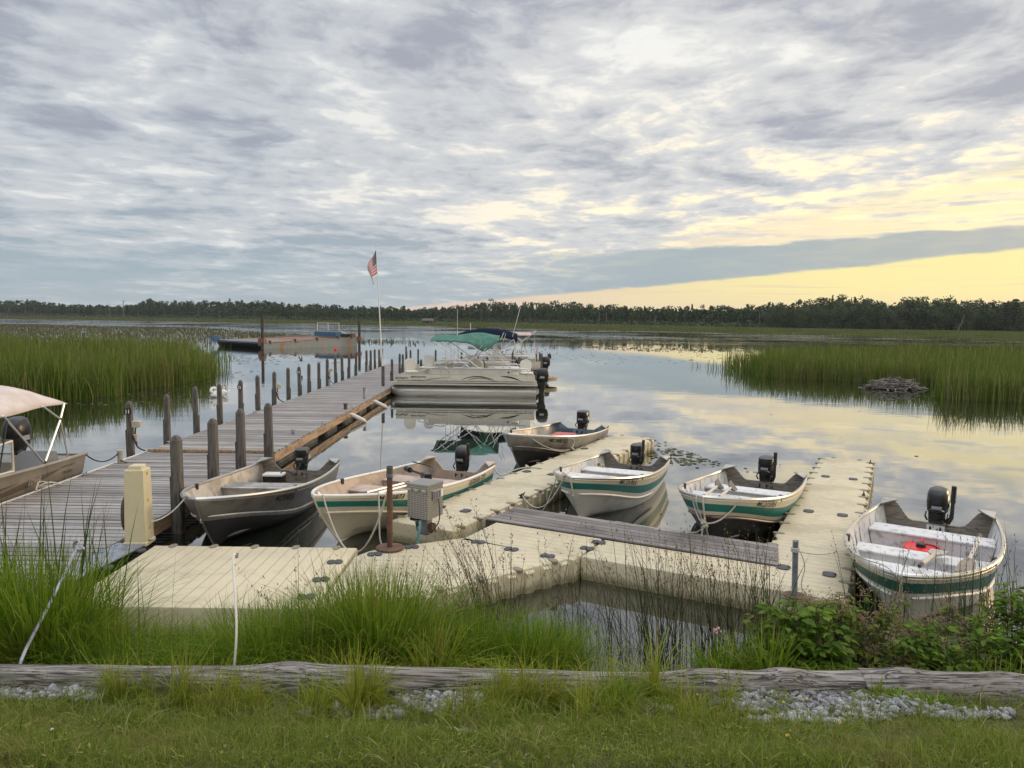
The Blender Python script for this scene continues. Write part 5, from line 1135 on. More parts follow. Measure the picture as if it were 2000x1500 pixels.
mb.tube(spline([V(0, 0, -.15), V(0, 0, 0), m1 - a + V(-.02, 0, 0), hk[0] - a]), [.010] * 19, galv, 8); mb.build('rod', None, t, True)
mb = MB(); q = hk[0] - a; mb.tube([q + V(.035 * math.cos(x) + .02, 0, .035 * math.sin(x) + .02) for x in [R(100 + i * 25) for i in range(10)]], .013, galv, 8); mb.build('hook', None, t, True)

# ---------------------------------------------------------------- grasses (uncountable: one object per kind)
def np_mesh(name, verts, faces_flat, loops, m, kind=None, smooth=False):
    me = bpy.data.meshes.new(name); nv = len(verts); nf = len(loops)
    me.vertices.add(nv); me.vertices.foreach_set('co', np.asarray(verts, np.float32).ravel())
    me.loops.add(len(faces_flat)); me.loops.foreach_set('vertex_index', np.asarray(faces_flat, np.int32))
    me.polygons.add(nf); ls = np.asarray(loops, np.int32); me.polygons.foreach_set('loop_start', np.concatenate(([0], np.cumsum(ls)[:-1])).astype(np.int32))
    if smooth: me.polygons.foreach_set('use_smooth', np.ones(nf, bool))
    me.update(calc_edges=True); me.validate(); me.materials.append(m)
    o = bpy.data.objects.new(name, me); COL.objects.link(o)
    if kind: o['kind'] = kind
    return o
def blades(P, H, W, lean, az_, seg=3, droop=.25):
    """P (N,3) roots; ribbons that taper, lean and droop; returns vertices, faces"""
    N_ = len(P); t = np.linspace(0, 1, seg + 1)
    dirx, diry = np.cos(az_), np.sin(az_)
    fa = az_ + np.pi / 2 + rng.normal(0, .5, N_); sx, sy = np.cos(fa), np.sin(fa)
    vs = np.zeros((N_, 2 * seg + 1, 3), np.float32)
    for k, tk in enumerate(t):
        out = lean * H * tk ** 1.8; up = H * tk * (1 - .28 * np.minimum(lean, 1.2) * tk) - droop * lean * H * tk ** 4
        c = P + np.stack((dirx * out, diry * out, up), 1)
        wv = W * (1 - tk) ** .6 * (.75 + .5 * tk if k else .8)
        if k < seg:
            o = np.stack((sx * wv, sy * wv, np.zeros(N_)), 1) * .5
            vs[:, 2 * k] = c - o; vs[:, 2 * k + 1] = c + o
        else: vs[:, 2 * seg] = c
    f = []
    for k in range(seg - 1): f += [2 * k, 2 * k + 1, 2 * k + 3, 2 * k + 2]
    f += [2 * seg - 2, 2 * seg - 1, 2 * seg]
    base = (np.arange(N_) * (2 * seg + 1))[:, None]
    F_ = (base + np.array(f)[None, :]).ravel(); loops = np.tile([4] * (seg - 1) + [3], N_)
    return vs.reshape(-1, 3), F_, loops
def join(parts):
    V_, F_, L_ = [], [], []; b = 0
    for v, f, l in parts: V_.append(v); F_.append(f + b); L_.append(l); b += len(v)
    return np.concatenate(V_), np.concatenate(F_), np.concatenate(L_)
U_ = lambda a, b, n: rng.uniform(a, b, n)
gzv = lambda X, Y: np.array([gz(x, y) for x, y in zip(X, Y)])

g_lawn = leafmat('lawn grass', (.090, .138, .013), (.210, .255, .036), .40, c3=(.32, .28, .11), ps=2.3, pc=(.20, .19, .055))
g_sedge = leafmat('sedge grass', (.078, .15, .008), (.205, .30, .024), .45, c3=(.32, .29, .09), ps=1.6, pc=(.22, .24, .03), k3=.90)
g_sedge2 = leafmat('yellow green grass', (.13, .185, .014), (.30, .32, .035), .42, c3=(.30, .22, .08))
g_rush = leafmat('rush stems', (.020, .030, .012), (.055, .068, .026), .15, c3=(.13, .095, .05))
g_seed = leafmat('brown seed heads', (.085, .06, .032), (.18, .135, .075), .25)
g_cat = leafmat('cattail leaves', (.035, .065, .016), (.085, .125, .035), .3, c3=(.16, .09, .05))
g_reed = leafmat('marsh reeds', (.062, .106, .012), (.145, .195, .028), .28, c3=(.26, .21, .11), ps=.22, pc=(.16, .16, .042), k3=.85)
g_reed_far = leafmat('thin marsh plants', (.070, .072, .032), (.125, .120, .060), .2, c3=(.16, .14, .08))

# gravel beside the log
GP = [(870, 1362, .28, .22), (700, 1408, .26, .10), (95, 1352, .36, .10), (1500, 1375, .26, .14), (1650, 1378, .50, .17), (1860, 1400, .30, .06), (1570, 1425, .26, .05), (1270, 1395, .10, .05)]
GC = []
for px, py, rx, ry in GP:
    q = at(px, py, .79); GC.append((q.x, q.y, rx, ry))
def ingravel(X, Y, k=1.0):
    m = np.zeros(len(X), bool)
    for cx, cy, rx, ry in GC:
        wv = 1 + .22 * np.sin(X * 17 + Y * 9) + .15 * np.sin(X * 41 - Y * 23)
        m |= ((X - cx) / rx) ** 2 + ((Y - cy) / ry) ** 2 < (k * wv)
    return m
ico = bmesh.new(); bmesh.ops.create_icosphere(ico, subdivisions=1, radius=1); iv = np.array([v.co[:] for v in ico.verts]); jf = np.array([[v.index for v in f.verts] for f in ico.faces]); ico.free()
X, Y = U_(-2.9, 3.0, 60000), U_(2.9, 3.95, 60000); k = ingravel(X, Y, 1.05); X, Y = X[k][:4300], Y[k][:4300]
n = len(X); sc1 = rng.lognormal(math.log(.0125), .38, n).clip(.006, .03)
vv_ = iv[None] * (1 + rng.normal(0, .30, (n, len(iv), 1))) * np.stack((np.ones(n), U_(.6, 1, n), U_(.45, .8, n)), 1)[:, None, :]
ca, sa = np.cos(U_(0, 6.3, n)), np.sin(U_(0, 6.3, n)); tl = U_(-.6, .6, n)
x_, y_, z_ = vv_[..., 0], vv_[..., 1], vv_[..., 2]; x2, z2 = x_ * np.cos(tl)[:, None] - z_ * np.sin(tl)[:, None], x_ * np.sin(tl)[:, None] + z_ * np.cos(tl)[:, None]
vv_ = np.stack((x2 * ca[:, None] - y_ * sa[:, None], x2 * sa[:, None] + y_ * ca[:, None], z2), 2) * sc1[:, None, None]
vv_ += np.stack((X, Y, gzv(X, Y) + sc1 * .35 + U_(0, .02, n)), 1)[:, None, :]
stone = mat('grey limestone gravel', (.27, .27, .275), .9, 0, .15, 60, (.19, .185, .18), .4, 120, island=.5)
o = np_mesh('gravel', vv_.reshape(-1, 3), (np.arange(n)[:, None] * len(iv) + jf.ravel()[None]).ravel(), np.full(n * len(jf), 3), stone, 'stuff')

# mown lawn in front of the log
n = 120000; X, Y = U_(-3.1, 3.2, n), 2.25 + 1.65 * U_(0, 1, n) ** 1.1
edge = 3.33 + .10 * np.sin(X * 2.3 + 1) + .07 * np.sin(X * 7.1) + np.where(X < -.6, .12, 0) - np.where(X > 1.4, .08, 0)
fade = np.clip((edge - Y) / .22, 0, 1); k = (rng.random(n) < .30 + .70 * fade) & ~ingravel(X, Y, .9); X, Y = X[k], Y[k]; n = len(X)
patch = .5 + .5 * np.sin(X * 3.1 + 1.3 * np.sin(Y * 5)) * np.sin(Y * 6.3 + X)
lawn = blades(np.stack((X, Y, gzv(X, Y) - .004), 1), U_(.040, .095, n) * (.6 + .7 * patch), U_(.0022, .0048, n), np.abs(rng.normal(.7, .45, n)), U_(0, 6.3, n), 2)
# clover: small round leaflets and a few white heads
nc = 5000; Xc, Yc = U_(-2.9, 3, nc), U_(2.3, 3.2, nc); k = (np.sin(Xc * 2.2 + .6) * np.sin(Yc * 4.1 + 2) > -.15) & ~ingravel(Xc, Yc, .95); Xc, Yc = Xc[k], Yc[k]; nc = len(Xc)
lv = blades(np.stack((Xc, Yc, gzv(Xc, Yc) + U_(.02, .055, nc)), 1), U_(.007, .012, nc), U_(.007, .012, nc), U_(1.5, 3.0, nc), U_(0, 6.3, nc), 2, .0)
nt_ = 9000; Xt, Yt = U_(-3, 3.1, nt_), U_(2.3, 3.4, nt_); k = (np.sin(Xt * 2.9 + 1.7 * np.sin(Yt * 4.2)) * np.sin(Yt * 6.1 - Xt * 1.3) + .5 * np.sin(Xt * 9.1 + Yt * 7) > .55) & ~ingravel(Xt, Yt, .95); Xt, Yt = Xt[k], Yt[k]; nt_ = len(Xt)
tall = blades(np.stack((Xt, Yt, gzv(Xt, Yt)), 1), U_(.07, .16, nt_), U_(.003, .007, nt_), np.abs(rng.normal(.8, .4, nt_)), U_(0, 6.3, nt_), 3)
np_mesh('lawn', *join([lawn, lv, tall]), g_lawn, 'stuff')

# logs edging the bank
logm = bpy.data.materials.new('silvered log'); logm.use_nodes = True; nt = logm.node_tree; p = nt.nodes['Principled BSDF']; p.inputs['Roughness'].default_value = .9
t = nt.nodes.new('ShaderNodeTexCoord'); mp = nt.nodes.new('ShaderNodeMapping'); mp.inputs['Scale'].default_value = (1.0, 9, 9); nt.links.new(t.outputs['Object'], mp.inputs[0])
n1 = noise(nt, mp.outputs[0], 3.0, 9, .68, .7); n2 = noise(nt, mp.outputs[0], 9.0, 6, .6, .3); n4 = noise(nt, t.outputs['Object'], 2.3, 5, .6)
c = mixc(nt, n1.ss(.38, .62), (.115, .098, .085), (.30, .275, .25)); c = mixc(nt, n4.ss(.5, .7) * .7, c, (.20, .165, .135)); c = mixc(nt, n2.ss(.40, .30), c, (.035, .028, .024))
mp2 = nt.nodes.new('ShaderNodeMapping'); mp2.inputs['Scale'].default_value = (.55, 14, 14); nt.links.new(t.outputs['Object'], mp2.inputs[0]); crk = noise(nt, mp2.outputs[0], 2.2, 5, .6, 1.2); cr = (crk - .5)._m('ABSOLUTE').ss(.030, .006)
c = mixc(nt, cr * .85, c, (.022, .018, .015)); nt.links.new(c, p.inputs['Base Color'])
b = nt.nodes.new('ShaderNodeBump'); b.inputs['Strength'].default_value = .9; b.inputs['Distance'].default_value = .014; nt.links.new((n1 * .6 + n2 * .25 - cr * .8).s, b.inputs['Height']); nt.links.new(b.outputs[0], p.inputs['Normal'])
def log(label, x0, x1, r0, r1, y0, y1, z0, z1, knots=()):
    L = x1 - x0; t = thing('log', label, 'log', (x0, y0, z0)); mb = MB(); nx, nr = int(L / .045), 20; rings = []
    r_ = random.Random(int(x0 * 100)); ph = [r_.uniform(0, 6) for _ in range(8)]
    for i in range(nx + 1):
        u = i / nx; x = u * L; rr = lerp(r0, r1, u) * (1 + .035 * math.sin(x * 2.3 + ph[0]) + .025 * math.sin(x * 5.1 + ph[1]) + .012 * math.sin(x * 13 + ph[2]))
        for kx, ks in knots: rr += .018 * math.exp(-((x - kx) / ks) ** 2)
        ring = []
        for k in range(nr):
            a = 2 * math.pi * k / nr; q = rr * (1 + .035 * math.sin(3 * a + ph[3] + x * .4) + .025 * math.sin(7 * a + x * .9 + ph[4]) + .02 * math.sin(11 * a + ph[5]))
            ring.append((x, q * math.cos(a) + (y1 - y0) * u + .02 * math.sin(x * 1.1 + ph[6]), q * math.sin(a) + (z1 - z0) * u + .010 * math.sin(x * 1.7 + ph[7])))
        rings.append(ring)
    mb.prism(rings); mb.build('timber', logm, t, True, 60); return t
log('long silvery grey log along the bank edge, running from the left to the far right', -4.2, 1.98, .102, .098, 3.90, 4.00, .775, .748, ((3.0, .15), (5.3, .2), (5.75, .1)))
lg = log('thicker silvery log with a dark rotten underside, at the right end of the bank', 1.984, 4.6, .098, .140, 4.0, 3.90, .748, .69, ((.25, .1), (.8, .12)))
mb = MB(); mb.tube([(.75, -.075, -.055), (1.1, -.10, -.05), (1.5, -.09, -.06)], [.01, .05, .06], mat('rotten wood', (.05, .035, .024), .9, 0, .4, 12), 10); mb.build('rotten_hollow', None, lg, True)

# sedge clumps behind the log, and tufts before it
def clump(px, py, Y, rx, ry, n, h, wd=.006, lean=.45, fan=1.0, yoff=None):
    q = at(px, py, Y=Y); cx, cy = q.x, Y
    a, r_ = U_(0, 6.3, n), np.sqrt(rng.random(n)); X, Yy = cx + rx * r_ * np.cos(a), cy + ry * r_ * np.sin(a)
    az_ = np.where(rng.random(n) < .6, np.arctan2((Yy - cy) / ry, (X - cx) / rx), U_(0, 6.3, n)); ln = np.abs(rng.normal(lean, lean * .55, n)) * (.4 + fan * r_)
    return blades(np.stack((X, Yy, gzv(X, Yy) - .02), 1), h * U_(.55, 1.12, n), wd * 1.4 * U_(.6, 1.2, n), ln, az_, 5)
G1 = [clump(70, 1250, 4.75, .42, .35, 2600, 1.05, .0065, .35), clump(150, 1260, 4.6, .20, .3, 500, .60, .006, .6), clump(250, 1260, 4.6, .32, .35, 1300, .60, .0055, .6), clump(360, 1270, 4.55, .35, .30, 1200, .54, .005, .7), clump(530, 1270, 4.75, .40, .40, 2000, .72, .0055, .45), clump(610, 1270, 4.85, .25, .35, 1300, .80, .0055, .4), clump(740, 1250, 4.95, .36, .38, 2800, 1.0, .006, .33), clump(850, 1260, 4.85, .22, .3, 700, .60, .006, .5), clump(930, 1270, 5.0, .34, .3, 1500, .74, .005, .4), clump(1030, 1270, 4.9, .32, .28, 1300, .66, .005, .4), clump(1085, 1260, 5.0, .22, .25, 800, .58, .006, .35), clump(420, 1290, 4.25, .5, .10, 420, .26, .005, .6), clump(900, 1290, 4.25, .9, .10, 520, .22, .005, .6), clump(1410, 1290, 4.7, .13, .18, 330, .46, .009, .4), clump(1500, 1290, 4.6, .12, .2, 260, .52, .010, .35), clump(1300, 1300, 4.5, .5, .18, 380, .25, .005, .5), clump(1640, 1290, 4.3, .35, .10, 420, .26, .009, .7), clump(1740, 1280, 4.25, .25, .08, 420, .20, .010, .5), clump(1960, 1290, 4.5, .35, .2, 380, .40, .007, .6), clump(-80, 1250, 4.8, .35, .4, 1300, .85, .006, .4),
      clump(1750, 1360, 3.8, .08, .06, 90, .12, .009, 1.0), clump(1820, 1370, 3.75, .14, .06, 160, .12, .009, 1.0), clump(1710, 1320, 3.9, .05, .04, 60, .16, .008, .9), clump(1200, 1340, 3.55, .09, .06, 230, .30, .005, .5), clump(960, 1290, 4.1, .3, .1, 160, .3, .005, .5)]
np_mesh('tall_sedge', *join(G1), g_sedge, 'stuff')
G2 = [clump(838, 1270, 4.45, .12, .14, 200, .56, .010, .45), clump(640, 1280, 4.3, .10, .1, 140, .40, .007, .5), clump(880, 1260, 4.5, .05, .05, 40, .5, .009, .7)]
for k in range(120):
    px, py = random.choice(((230, 1345), (360, 1360), (500, 1375), (590, 1375), (680, 1375), (745, 1370), (960, 1380), (1050, 1370), (1110, 1375), (1215, 1365), (1330, 1420), (1370, 1400), (860, 1410), (940, 1425), (1180, 1430), (420, 1400), (640, 1400)))
    px += random.gauss(0, 38); py += random.gauss(0, 15)
    q = at(px, py, .83)
    if ingravel(np.array([q.x]), np.array([q.y]), .8)[0] and random.random() < .85: continue
    n_ = int(random.uniform(8, 90)); h = random.choice((.10, .14, .20, .26, .34, .40)) * random.uniform(.8, 1.2); a, r_ = U_(0, 6.3, n_), np.abs(rng.normal(0, .5, n_)); rx = random.uniform(.03, .10)
    X, Yy = q.x + rx * r_ * np.cos(a), np.minimum(q.y + rx * .8 * r_ * np.sin(a), 3.9)
    G2.append(blades(np.stack((X, Yy, gzv(X, Yy) - .01), 1), h * U_(.35, 1.15, n_), U_(.003, .0075, n_), np.abs(rng.normal(.55, .35, n_)), rng.normal(random.uniform(-.5, 2.2), 1.3, n_), 4))
G3 = []
nw = 26000; X, Y = U_(-3.0, 3.1, nw), U_(3.15, 3.9, nw); dens = (np.sin(X * 4.1 + 2 * np.sin(Y * 7)) * np.sin(Y * 9 + X * 2.3) + .6 * np.sin(X * 11.3 - Y * 5)) * .5 + .35
k = (rng.random(nw) < np.clip(dens, .04, 1)) & ~ingravel(X, Y, .75) & ((X < 1.1) | (rng.random(nw) < .35)); X, Y = X[k], Y[k]; nw = len(X)
G3.append(blades(np.stack((X, Y, gzv(X, Y) - .008), 1), U_(.05, .20, nw), U_(.0025, .006, nw), np.abs(rng.normal(.7, .45, nw)), U_(0, 6.3, nw), 3))
for k in range(26):
    gx, gy, rx_, ry_ = random.choice(GC); x0, y0 = gx + random.gauss(0, .5) * rx_, gy + random.gauss(0, .6) * ry_; n_ = random.randint(14, 60)
    X, Y = x0 + rng.normal(0, .03, n_), y0 + rng.normal(0, .02, n_); G3.append(blades(np.stack((X, Y, gzv(X, Y)), 1), U_(.04, .12, n_), U_(.003, .007, n_), np.abs(rng.normal(.9, .4, n_)), U_(0, 6.3, n_), 3))
np_mesh('bank_weeds', *join(G3), g_lawn, 'stuff')
np_mesh('yellow_grass_tufts', *join(G2), g_sedge2, 'stuff')

# rushes in the shallows with brown seed heads
def stems(xp, Yr, n, h, lean, azm, azs, wd=.0075, seg=5):
    X = np.array([at(p_, 1200, Y=y_).x for p_, y_ in zip(rng.uniform(*xp, n), np.full(n, sum(Yr) / 2))]); Yy = U_(*Yr, n)
    H = h * 1.25 * U_(.6, 1.1, n); Pp = np.stack((X, Yy, np.minimum(gzv(X, Yy), 0) - .05), 1); ln = np.abs(rng.normal(lean, lean * .6, n)); az_ = rng.normal(azm, azs, n)
    b_ = blades(Pp, H, np.full(n, wd), ln, az_, seg, .15)
    tips = []
    sel = rng.random(n) < .72
    for i in np.nonzero(sel)[0]:
        for _ in range(7):
            tk = rng.uniform(.82, .97); out = ln[i] * H[i] * tk ** 1.8; up = H[i] * tk * (1 - .28 * min(ln[i], 1.2) * tk) - .15 * ln[i] * H[i] * tk ** 4
            tips.append((Pp[i, 0] + math.cos(az_[i]) * out, Pp[i, 1] + math.sin(az_[i]) * out, Pp[i, 2] + up))
    return b_, tips
S_, T_ = [], []
for a in [((940, 1010), (5.3, 6.0), 90, 1.35, .30, 2.9, .5), ((880, 1120), (5.2, 6.2), 90, 1.1, .35, 2.5, 1.6), ((640, 900), (5.0, 6.0), 80, 1.05, .30, 1.5, 1.8), ((1130, 1330), (5.2, 6.3), 120, 1.15, .28, 2.6, 1.4), ((1250, 1500), (5.2, 6.2), 170, 1.1, .22, 2.4, 1.5), ((1380, 1520), (5.0, 5.8), 90, 1.05, .20, 2.0, 1.5), ((1680, 1960), (5.2, 5.9), 90, 1.10, .18, 1.8, 1.4), ((1890, 2020), (5.3, 6.3), 40, 1.15, .22, 1.2, 1.0), ((560, 700), (4.9, 5.6), 40, 1.0, .4, 2.2, 1.5), ((1000, 1300), (5.4, 6.2), 50, 1.0, .9, 2.6, .8)]:
    b_, tp = stems(*a); S_.append(b_); T_ += tp
np_mesh('rushes', *join(S_), g_rush, 'stuff')
T_ = np.array(T_); n = len(T_); np_mesh('rush_seed_heads', *blades(T_ + rng.normal(0, .008, (n, 3)), U_(.012, .03, n), U_(.006, .012, n), U_(.2, 1.5, n), U_(0, 6.3, n), 2), g_seed, 'stuff')
Cc = []
for xp, Yr, n, h, wd in (((-60, 215), (4.9, 5.6), 110, 1.4, .016), ((1470, 1530), (5.0, 5.5), 30, .95, .013), ((1660, 1740), (5.5, 6.0), 26, 1.0, .013), ((1880, 1960), (5.3, 5.9), 30, 1.05, .013), ((200, 330), (4.9, 5.4), 10, .9, .010), ((-300, -60), (4.9, 5.6), 40, 1.3, .014)):
    b_, _ = stems(xp, Yr, n, h, .16, 1.2, 1.6, wd); Cc.append(b_)
np_mesh('cattail_leaves', *join(Cc), g_cat, 'stuff')

# leafy shrubs on the right of the bank
leaf_a, leaf_b = leafmat('bramble leaves', (.070, .135, .016), (.18, .27, .036), .42, c3=(.15, .17, .05)), leafmat('meadowsweet leaves', (.085, .125, .018), (.21, .24, .042), .42, c3=(.17, .11, .06))
fl_m = leafmat('faded pinkish flower heads', (.20, .15, .09), (.30, .22, .14), .3)
stem_m = mat('reddish stems', (.07, .05, .025), .7)
def leaves(C, D, Lf, Wf, fold=.35):
    """pointed folded leaves: C centres, D directions (unit), lengths, widths"""
    n = len(C); up = np.tile([0, 0, 1.0], (n, 1)) + rng.normal(0, .35, (n, 3)); S1 = np.cross(D, up); S1 /= np.linalg.norm(S1, axis=1)[:, None] + 1e-9; Nn = np.cross(S1, D)
    Lf, Wf = Lf[:, None], Wf[:, None]; z0 = C
    pts = [z0, z0 + D * Lf * .30 + S1 * Wf * .5 + Nn * Wf * fold * .5, z0 + D * Lf * .68 + S1 * Wf * .38 + Nn * Wf * fold * .3, z0 + D * Lf - Nn * Lf * .12, z0 + D * Lf * .68 - S1 * Wf * .38 + Nn * Wf * fold * .3, z0 + D * Lf * .30 - S1 * Wf * .5 + Nn * Wf * fold * .5, z0 + D * Lf * .35, z0 + D * Lf * .7 - Nn * Lf * .03]
    vs = np.stack(pts, 1).reshape(-1, 3); f = [0, 1, 6, 6, 1, 2, 7, 7, 2, 3, 0, 6, 5, 6, 7, 4, 5, 7, 3, 4]; lp = [3, 4, 3, 3, 4, 3]
    return vs, (np.arange(n)[:, None] * 8 + np.array(f)[None]).ravel(), np.tile(lp, n)
def shrub(label, px, py, Y, nst, h, spread, m_, ll=.075, flowers=0, name='leafy_shrub', lab_cat='shrub'):
    q = at(px, py, Y=Y); x0, y0 = q.x, Y; z0 = gz(x0, y0) - .03; t = thing(name, label, lab_cat, (x0, y0, z0), 0, 'leafy shrubs on the bank')
    mb = MB(); C, D, tops = [], [], []
    for k in range(nst):
        a, r_ = random.uniform(0, 6.28), math.sqrt(random.random()) * spread; H = h * random.uniform(.55, 1.08); bx, by = r_ * math.cos(a) * .6, r_ * math.sin(a) * .45
        tx, ty = r_ * math.cos(a) * 1.25 + random.uniform(-.05, .05), r_ * math.sin(a) * .9
        pts = [V(bx, by, 0), V(lerp(bx, tx, .35), lerp(by, ty, .35), H * .55), V(tx, ty, H)]; sp_ = spline(pts, 5); mb.tube(sp_, [.005] * 6 + [.003] * (len(sp_) - 6), stem_m, 5); tops.append(pts[2])
        nl = int(16 * H / .6) + 4
        for i in range(nl):
            u = random.uniform(.22, 1.0); w_ = sp_[min(len(sp_) - 1, int(u * (len(sp_) - 1)))]; aa = i * 2.4 + random.uniform(-.4, .4)
            for j in range(3 if random.random() < .7 else 1):
                ab = aa + (j - 1) * .75; d_ = V(math.cos(ab), math.sin(ab), random.uniform(-.45, .35)).normalized(); off = .03 if j != 1 else .045
                C.append(w_ + V(math.cos(aa), math.sin(aa), .2) * off + V(random.uniform(-.02, .02), random.uniform(-.02, .02), random.uniform(-.02, .02))); D.append(d_)
    mb.build('stems', None, t)
    n = len(C); vs, f, lp = leaves(np.array([c[:] for c in C]), np.array([d_[:] for d_ in D]), ll * U_(.55, 1.25, n), ll * .62 * U_(.6, 1.15, n)); o = np_mesh('leaves', vs, f, lp, m_); o.parent = t
    if flowers:
        for i in range(flowers):
            Pp = np.array(tops[i % len(tops)][:])[None] + rng.normal(0, 1, (70, 3)) * np.array([.028, .028, .026]) + np.array([U_(-.03, .03, 1)[0], 0, .02]); n = 70
            o = np_mesh('flower_head', *blades(Pp, U_(.008, .018, n), U_(.008, .014, n), U_(.3, 1.8, n), U_(0, 6.3, n), 2), fl_m); o.parent = t
    return t
shrub('bushy bramble with big pointed leaves, in front of the right finger end', 1590, 1250, 4.75, 34, .62, .30, leaf_a, .085)
shrub('leafy plant with brownish flower heads beside the nearest right boat bow', 1655, 1250, 5.0, 34, .72, .32, leaf_b, .06, 26, 'flowering_shrub')
shrub('low bright green plants in front of the nearest right boat', 1765, 1270, 4.75, 22, .40, .30, leaf_b, .06, 5)
shrub('leafy bush below the right side of the nearest right boat', 1860, 1260, 4.7, 38, .50, .34, leaf_a, .07, 8)
shrub('tall leafy bush at the right edge of the photo', 2000, 1240, 4.9, 40, .78, .32, leaf_a, .065, 6)
shrub('reddish flowering plant under the bow of the nearest right boat', 1830, 1230, 5.2, 26, .62, .34, leaf_b, .05, 22, 'flowering_shrub')
shrub('small dark leafy plant beside the grey pipe post', 1525, 1240, 5.1, 14, .62, .14, leaf_b, .05)
q = at(1398, 1232, Y=5.0); t = thing('milkweed', 'lone pink flower head on a stem above the dark water', 'flower', (q.x, 5.0, q.z)); mb = MB(); mb.tube([(0, 0, 0), (.02, 0, -.3), (.03, .02, -.55)], .004, stem_m, 5); mb.build('stem', None, t)
mb = MB()
for k in range(14): mb.ball((random.gauss(0, .016), random.gauss(0, .014), random.gauss(0, .012)), .009, mat('dusty pink petals', (.50, .28, .25), .8), 6)
mb.build('flower_head', None, t)
# yellow and white flowers in the lawn
for nm, lb, col, pts_ in (('yellow_flower', 'small yellow flower', (.62, .42, .02), ((1362, 1357), (1530, 1372), (1640, 1413), (1537, 1437), (1575, 1365), (1640, 1484))), ('clover_head', 'small white clover head', (.60, .56, .50), ((415, 1465), (440, 1458), (205, 1469), (102, 1425), (1570, 1474), (1708, 1494), (1694, 1476), (640, 1440)))):
    for k, (px, py) in enumerate(pts_):
        q = at(px, py, 1.05 if py > 1420 else .88); zg = gz(q.x, q.y); q = at(px, py, zg + .05); t = thing(nm, f'{lb} in the short grass before the log', 'flower', (q.x, q.y, q.z), 0, f'{lb}s in the lawn')
        mb = MB(); mb.tube([(0, 0, 0), (.004, 0, -.05)], .0015, stem_m, 4); mb.build('stem', None, t)
        mb = MB(); m_ = mat(lb, col, .8)
        for i in range(12): a, b_ = random.uniform(0, 6.3), random.uniform(0, .9); mb.ball((.007 * math.cos(a) * b_, .007 * math.sin(a) * b_, .004 * (1 - b_)), .0035, m_, 5)
        mb.build('petals', None, t)
t = thing('dry_leaf', 'pale curled dry leaf lying in the grass before the log', 'leaf', tuple(at(906, 1440, 1.0))); mb = MB()
mb.add([(.022 * (i - 2), .012 * math.sin(i * 1.3), .01 + .02 * abs(i - 2)) for i in range(5)] + [(.018 * (i - 2) + .012, .012 * math.sin(i * 1.3 + .5), .045 - .012 * abs(i - 2)) for i in range(5)], [(i, i + 1, i + 6, i + 5) for i in range(4)], mat('papery dry leaf', (.42, .37, .30), .8)); mb.build('blade', None, t)

# ---------------------------------------------------------------- marsh stands in the lake
def inpoly(X, Y, poly):
    c = np.zeros(len(X), bool); n = len(poly)
    for i in range(n):
        (x1, y1), (x2, y2) = poly[i - 1], poly[i]
        with np.errstate(divide='ignore', invalid='ignore'): c ^= ((y1 > Y) != (y2 > Y)) & (X < (x2 - x1) * (Y - y1) / (y2 - y1 + 1e-12) + x1)
    return c
def stand(poly, n, h, wd, Ypow=1.6, lean=.22, wob=.5, patchy=False):
    xs_, ys_ = [p[0] for p in poly], [p[1] for p in poly]; Y = min(ys_) + (max(ys_) - min(ys_)) * rng.random(n * 3) ** Ypow; X = U_(min(xs_), max(xs_), n * 3)
    k = inpoly(X + wob * np.sin(Y * 1.9) + .5 * np.sin(Y * .7 + 1) + .4 * rng.normal(0, wob, n * 3), Y + .4 * rng.normal(0, wob, n * 3), poly); X, Y = X[k][:n], Y[k][:n]; n_ = len(X)
    if patchy:
        q = np.sin(X * .11 + 2.2 * np.sin(Y * .05)) * np.sin(Y * .17 + .8 * np.sin(X * .07)) + .5 * np.sin(X * .31 + Y * .23); k = q + rng.normal(0, .25, n_) > .12; X, Y = X[k], Y[k]; n_ = len(X)
    hh = h * U_(.45, 1.15, n_) * (1 + .22 * np.sin(X * .9 + np.sin(Y * 1.3)) * np.sin(Y * .7)); return blades(np.stack((X, Y, np.full(n_, -.05)), 1), hh, wd * np.maximum(1, Y / 34) * U_(.6, 1.3, n_), np.abs(rng.normal(lean, .15, n_)), U_(0, 6.3, n_), 3)
LP = [(-40, 22), (-15.9, 22.8), (-14.2, 24.4), (-13.8, 26.0), (-13.6, 28.5), (-13.5, 31.6), (-13.6, 34), (-14.5, 37), (-19, 46), (-27, 58), (-60, 60), (-60, 30)]
RPp = [(12.6, 44), (12.9, 38.2), (15.3, 36.6), (16.6, 35.2), (17.9, 33.6), (18.0, 30.6), (16.6, 28.6), (17.4, 27.3), (18.8, 26.9), (20.4, 26.2), (24, 25), (34, 24), (60, 30), (80, 66), (34, 68), (22, 60)]
RS = [stand(LP, 46000, 1.55, .030, 1.7, .18), stand(LP, 10000, 1.0, .03, 2.8, .5), stand([(-30, 22.2), (-15.9, 22.8), (-14.2, 24.4), (-13.8, 26.0), (-13.6, 28.5), (-13.5, 31.6), (-13.6, 34), (-14.2, 34), (-14.9, 28), (-15.6, 26), (-17.5, 24.8), (-30, 24.6)], 14000, 1.5, .03, 1.0, .2, .25)]
RS += [stand(RPp, 60000, 1.30, .030, 1.5, .18), stand([(12.6, 44), (12.9, 38.2), (15.3, 36.6), (16.6, 35.2), (17.9, 33.6), (18.0, 30.6), (16.6, 28.6), (17.4, 27.3), (18.8, 26.9), (20.4, 26.2), (24, 25), (34, 24), (34, 26.5), (24, 27.5), (19.6, 29.5), (20.5, 33.5), (18, 37.5), (14.6, 40)], 20000, 1.3, .03, 1.0, .2, .2), stand([(11.3, 47), (11.6, 40), (13.3, 37), (14, 45)], 120, .7, .03, 1, .4)]
np_mesh('marsh_reeds', *join(RS), g_reed, 'stuff')
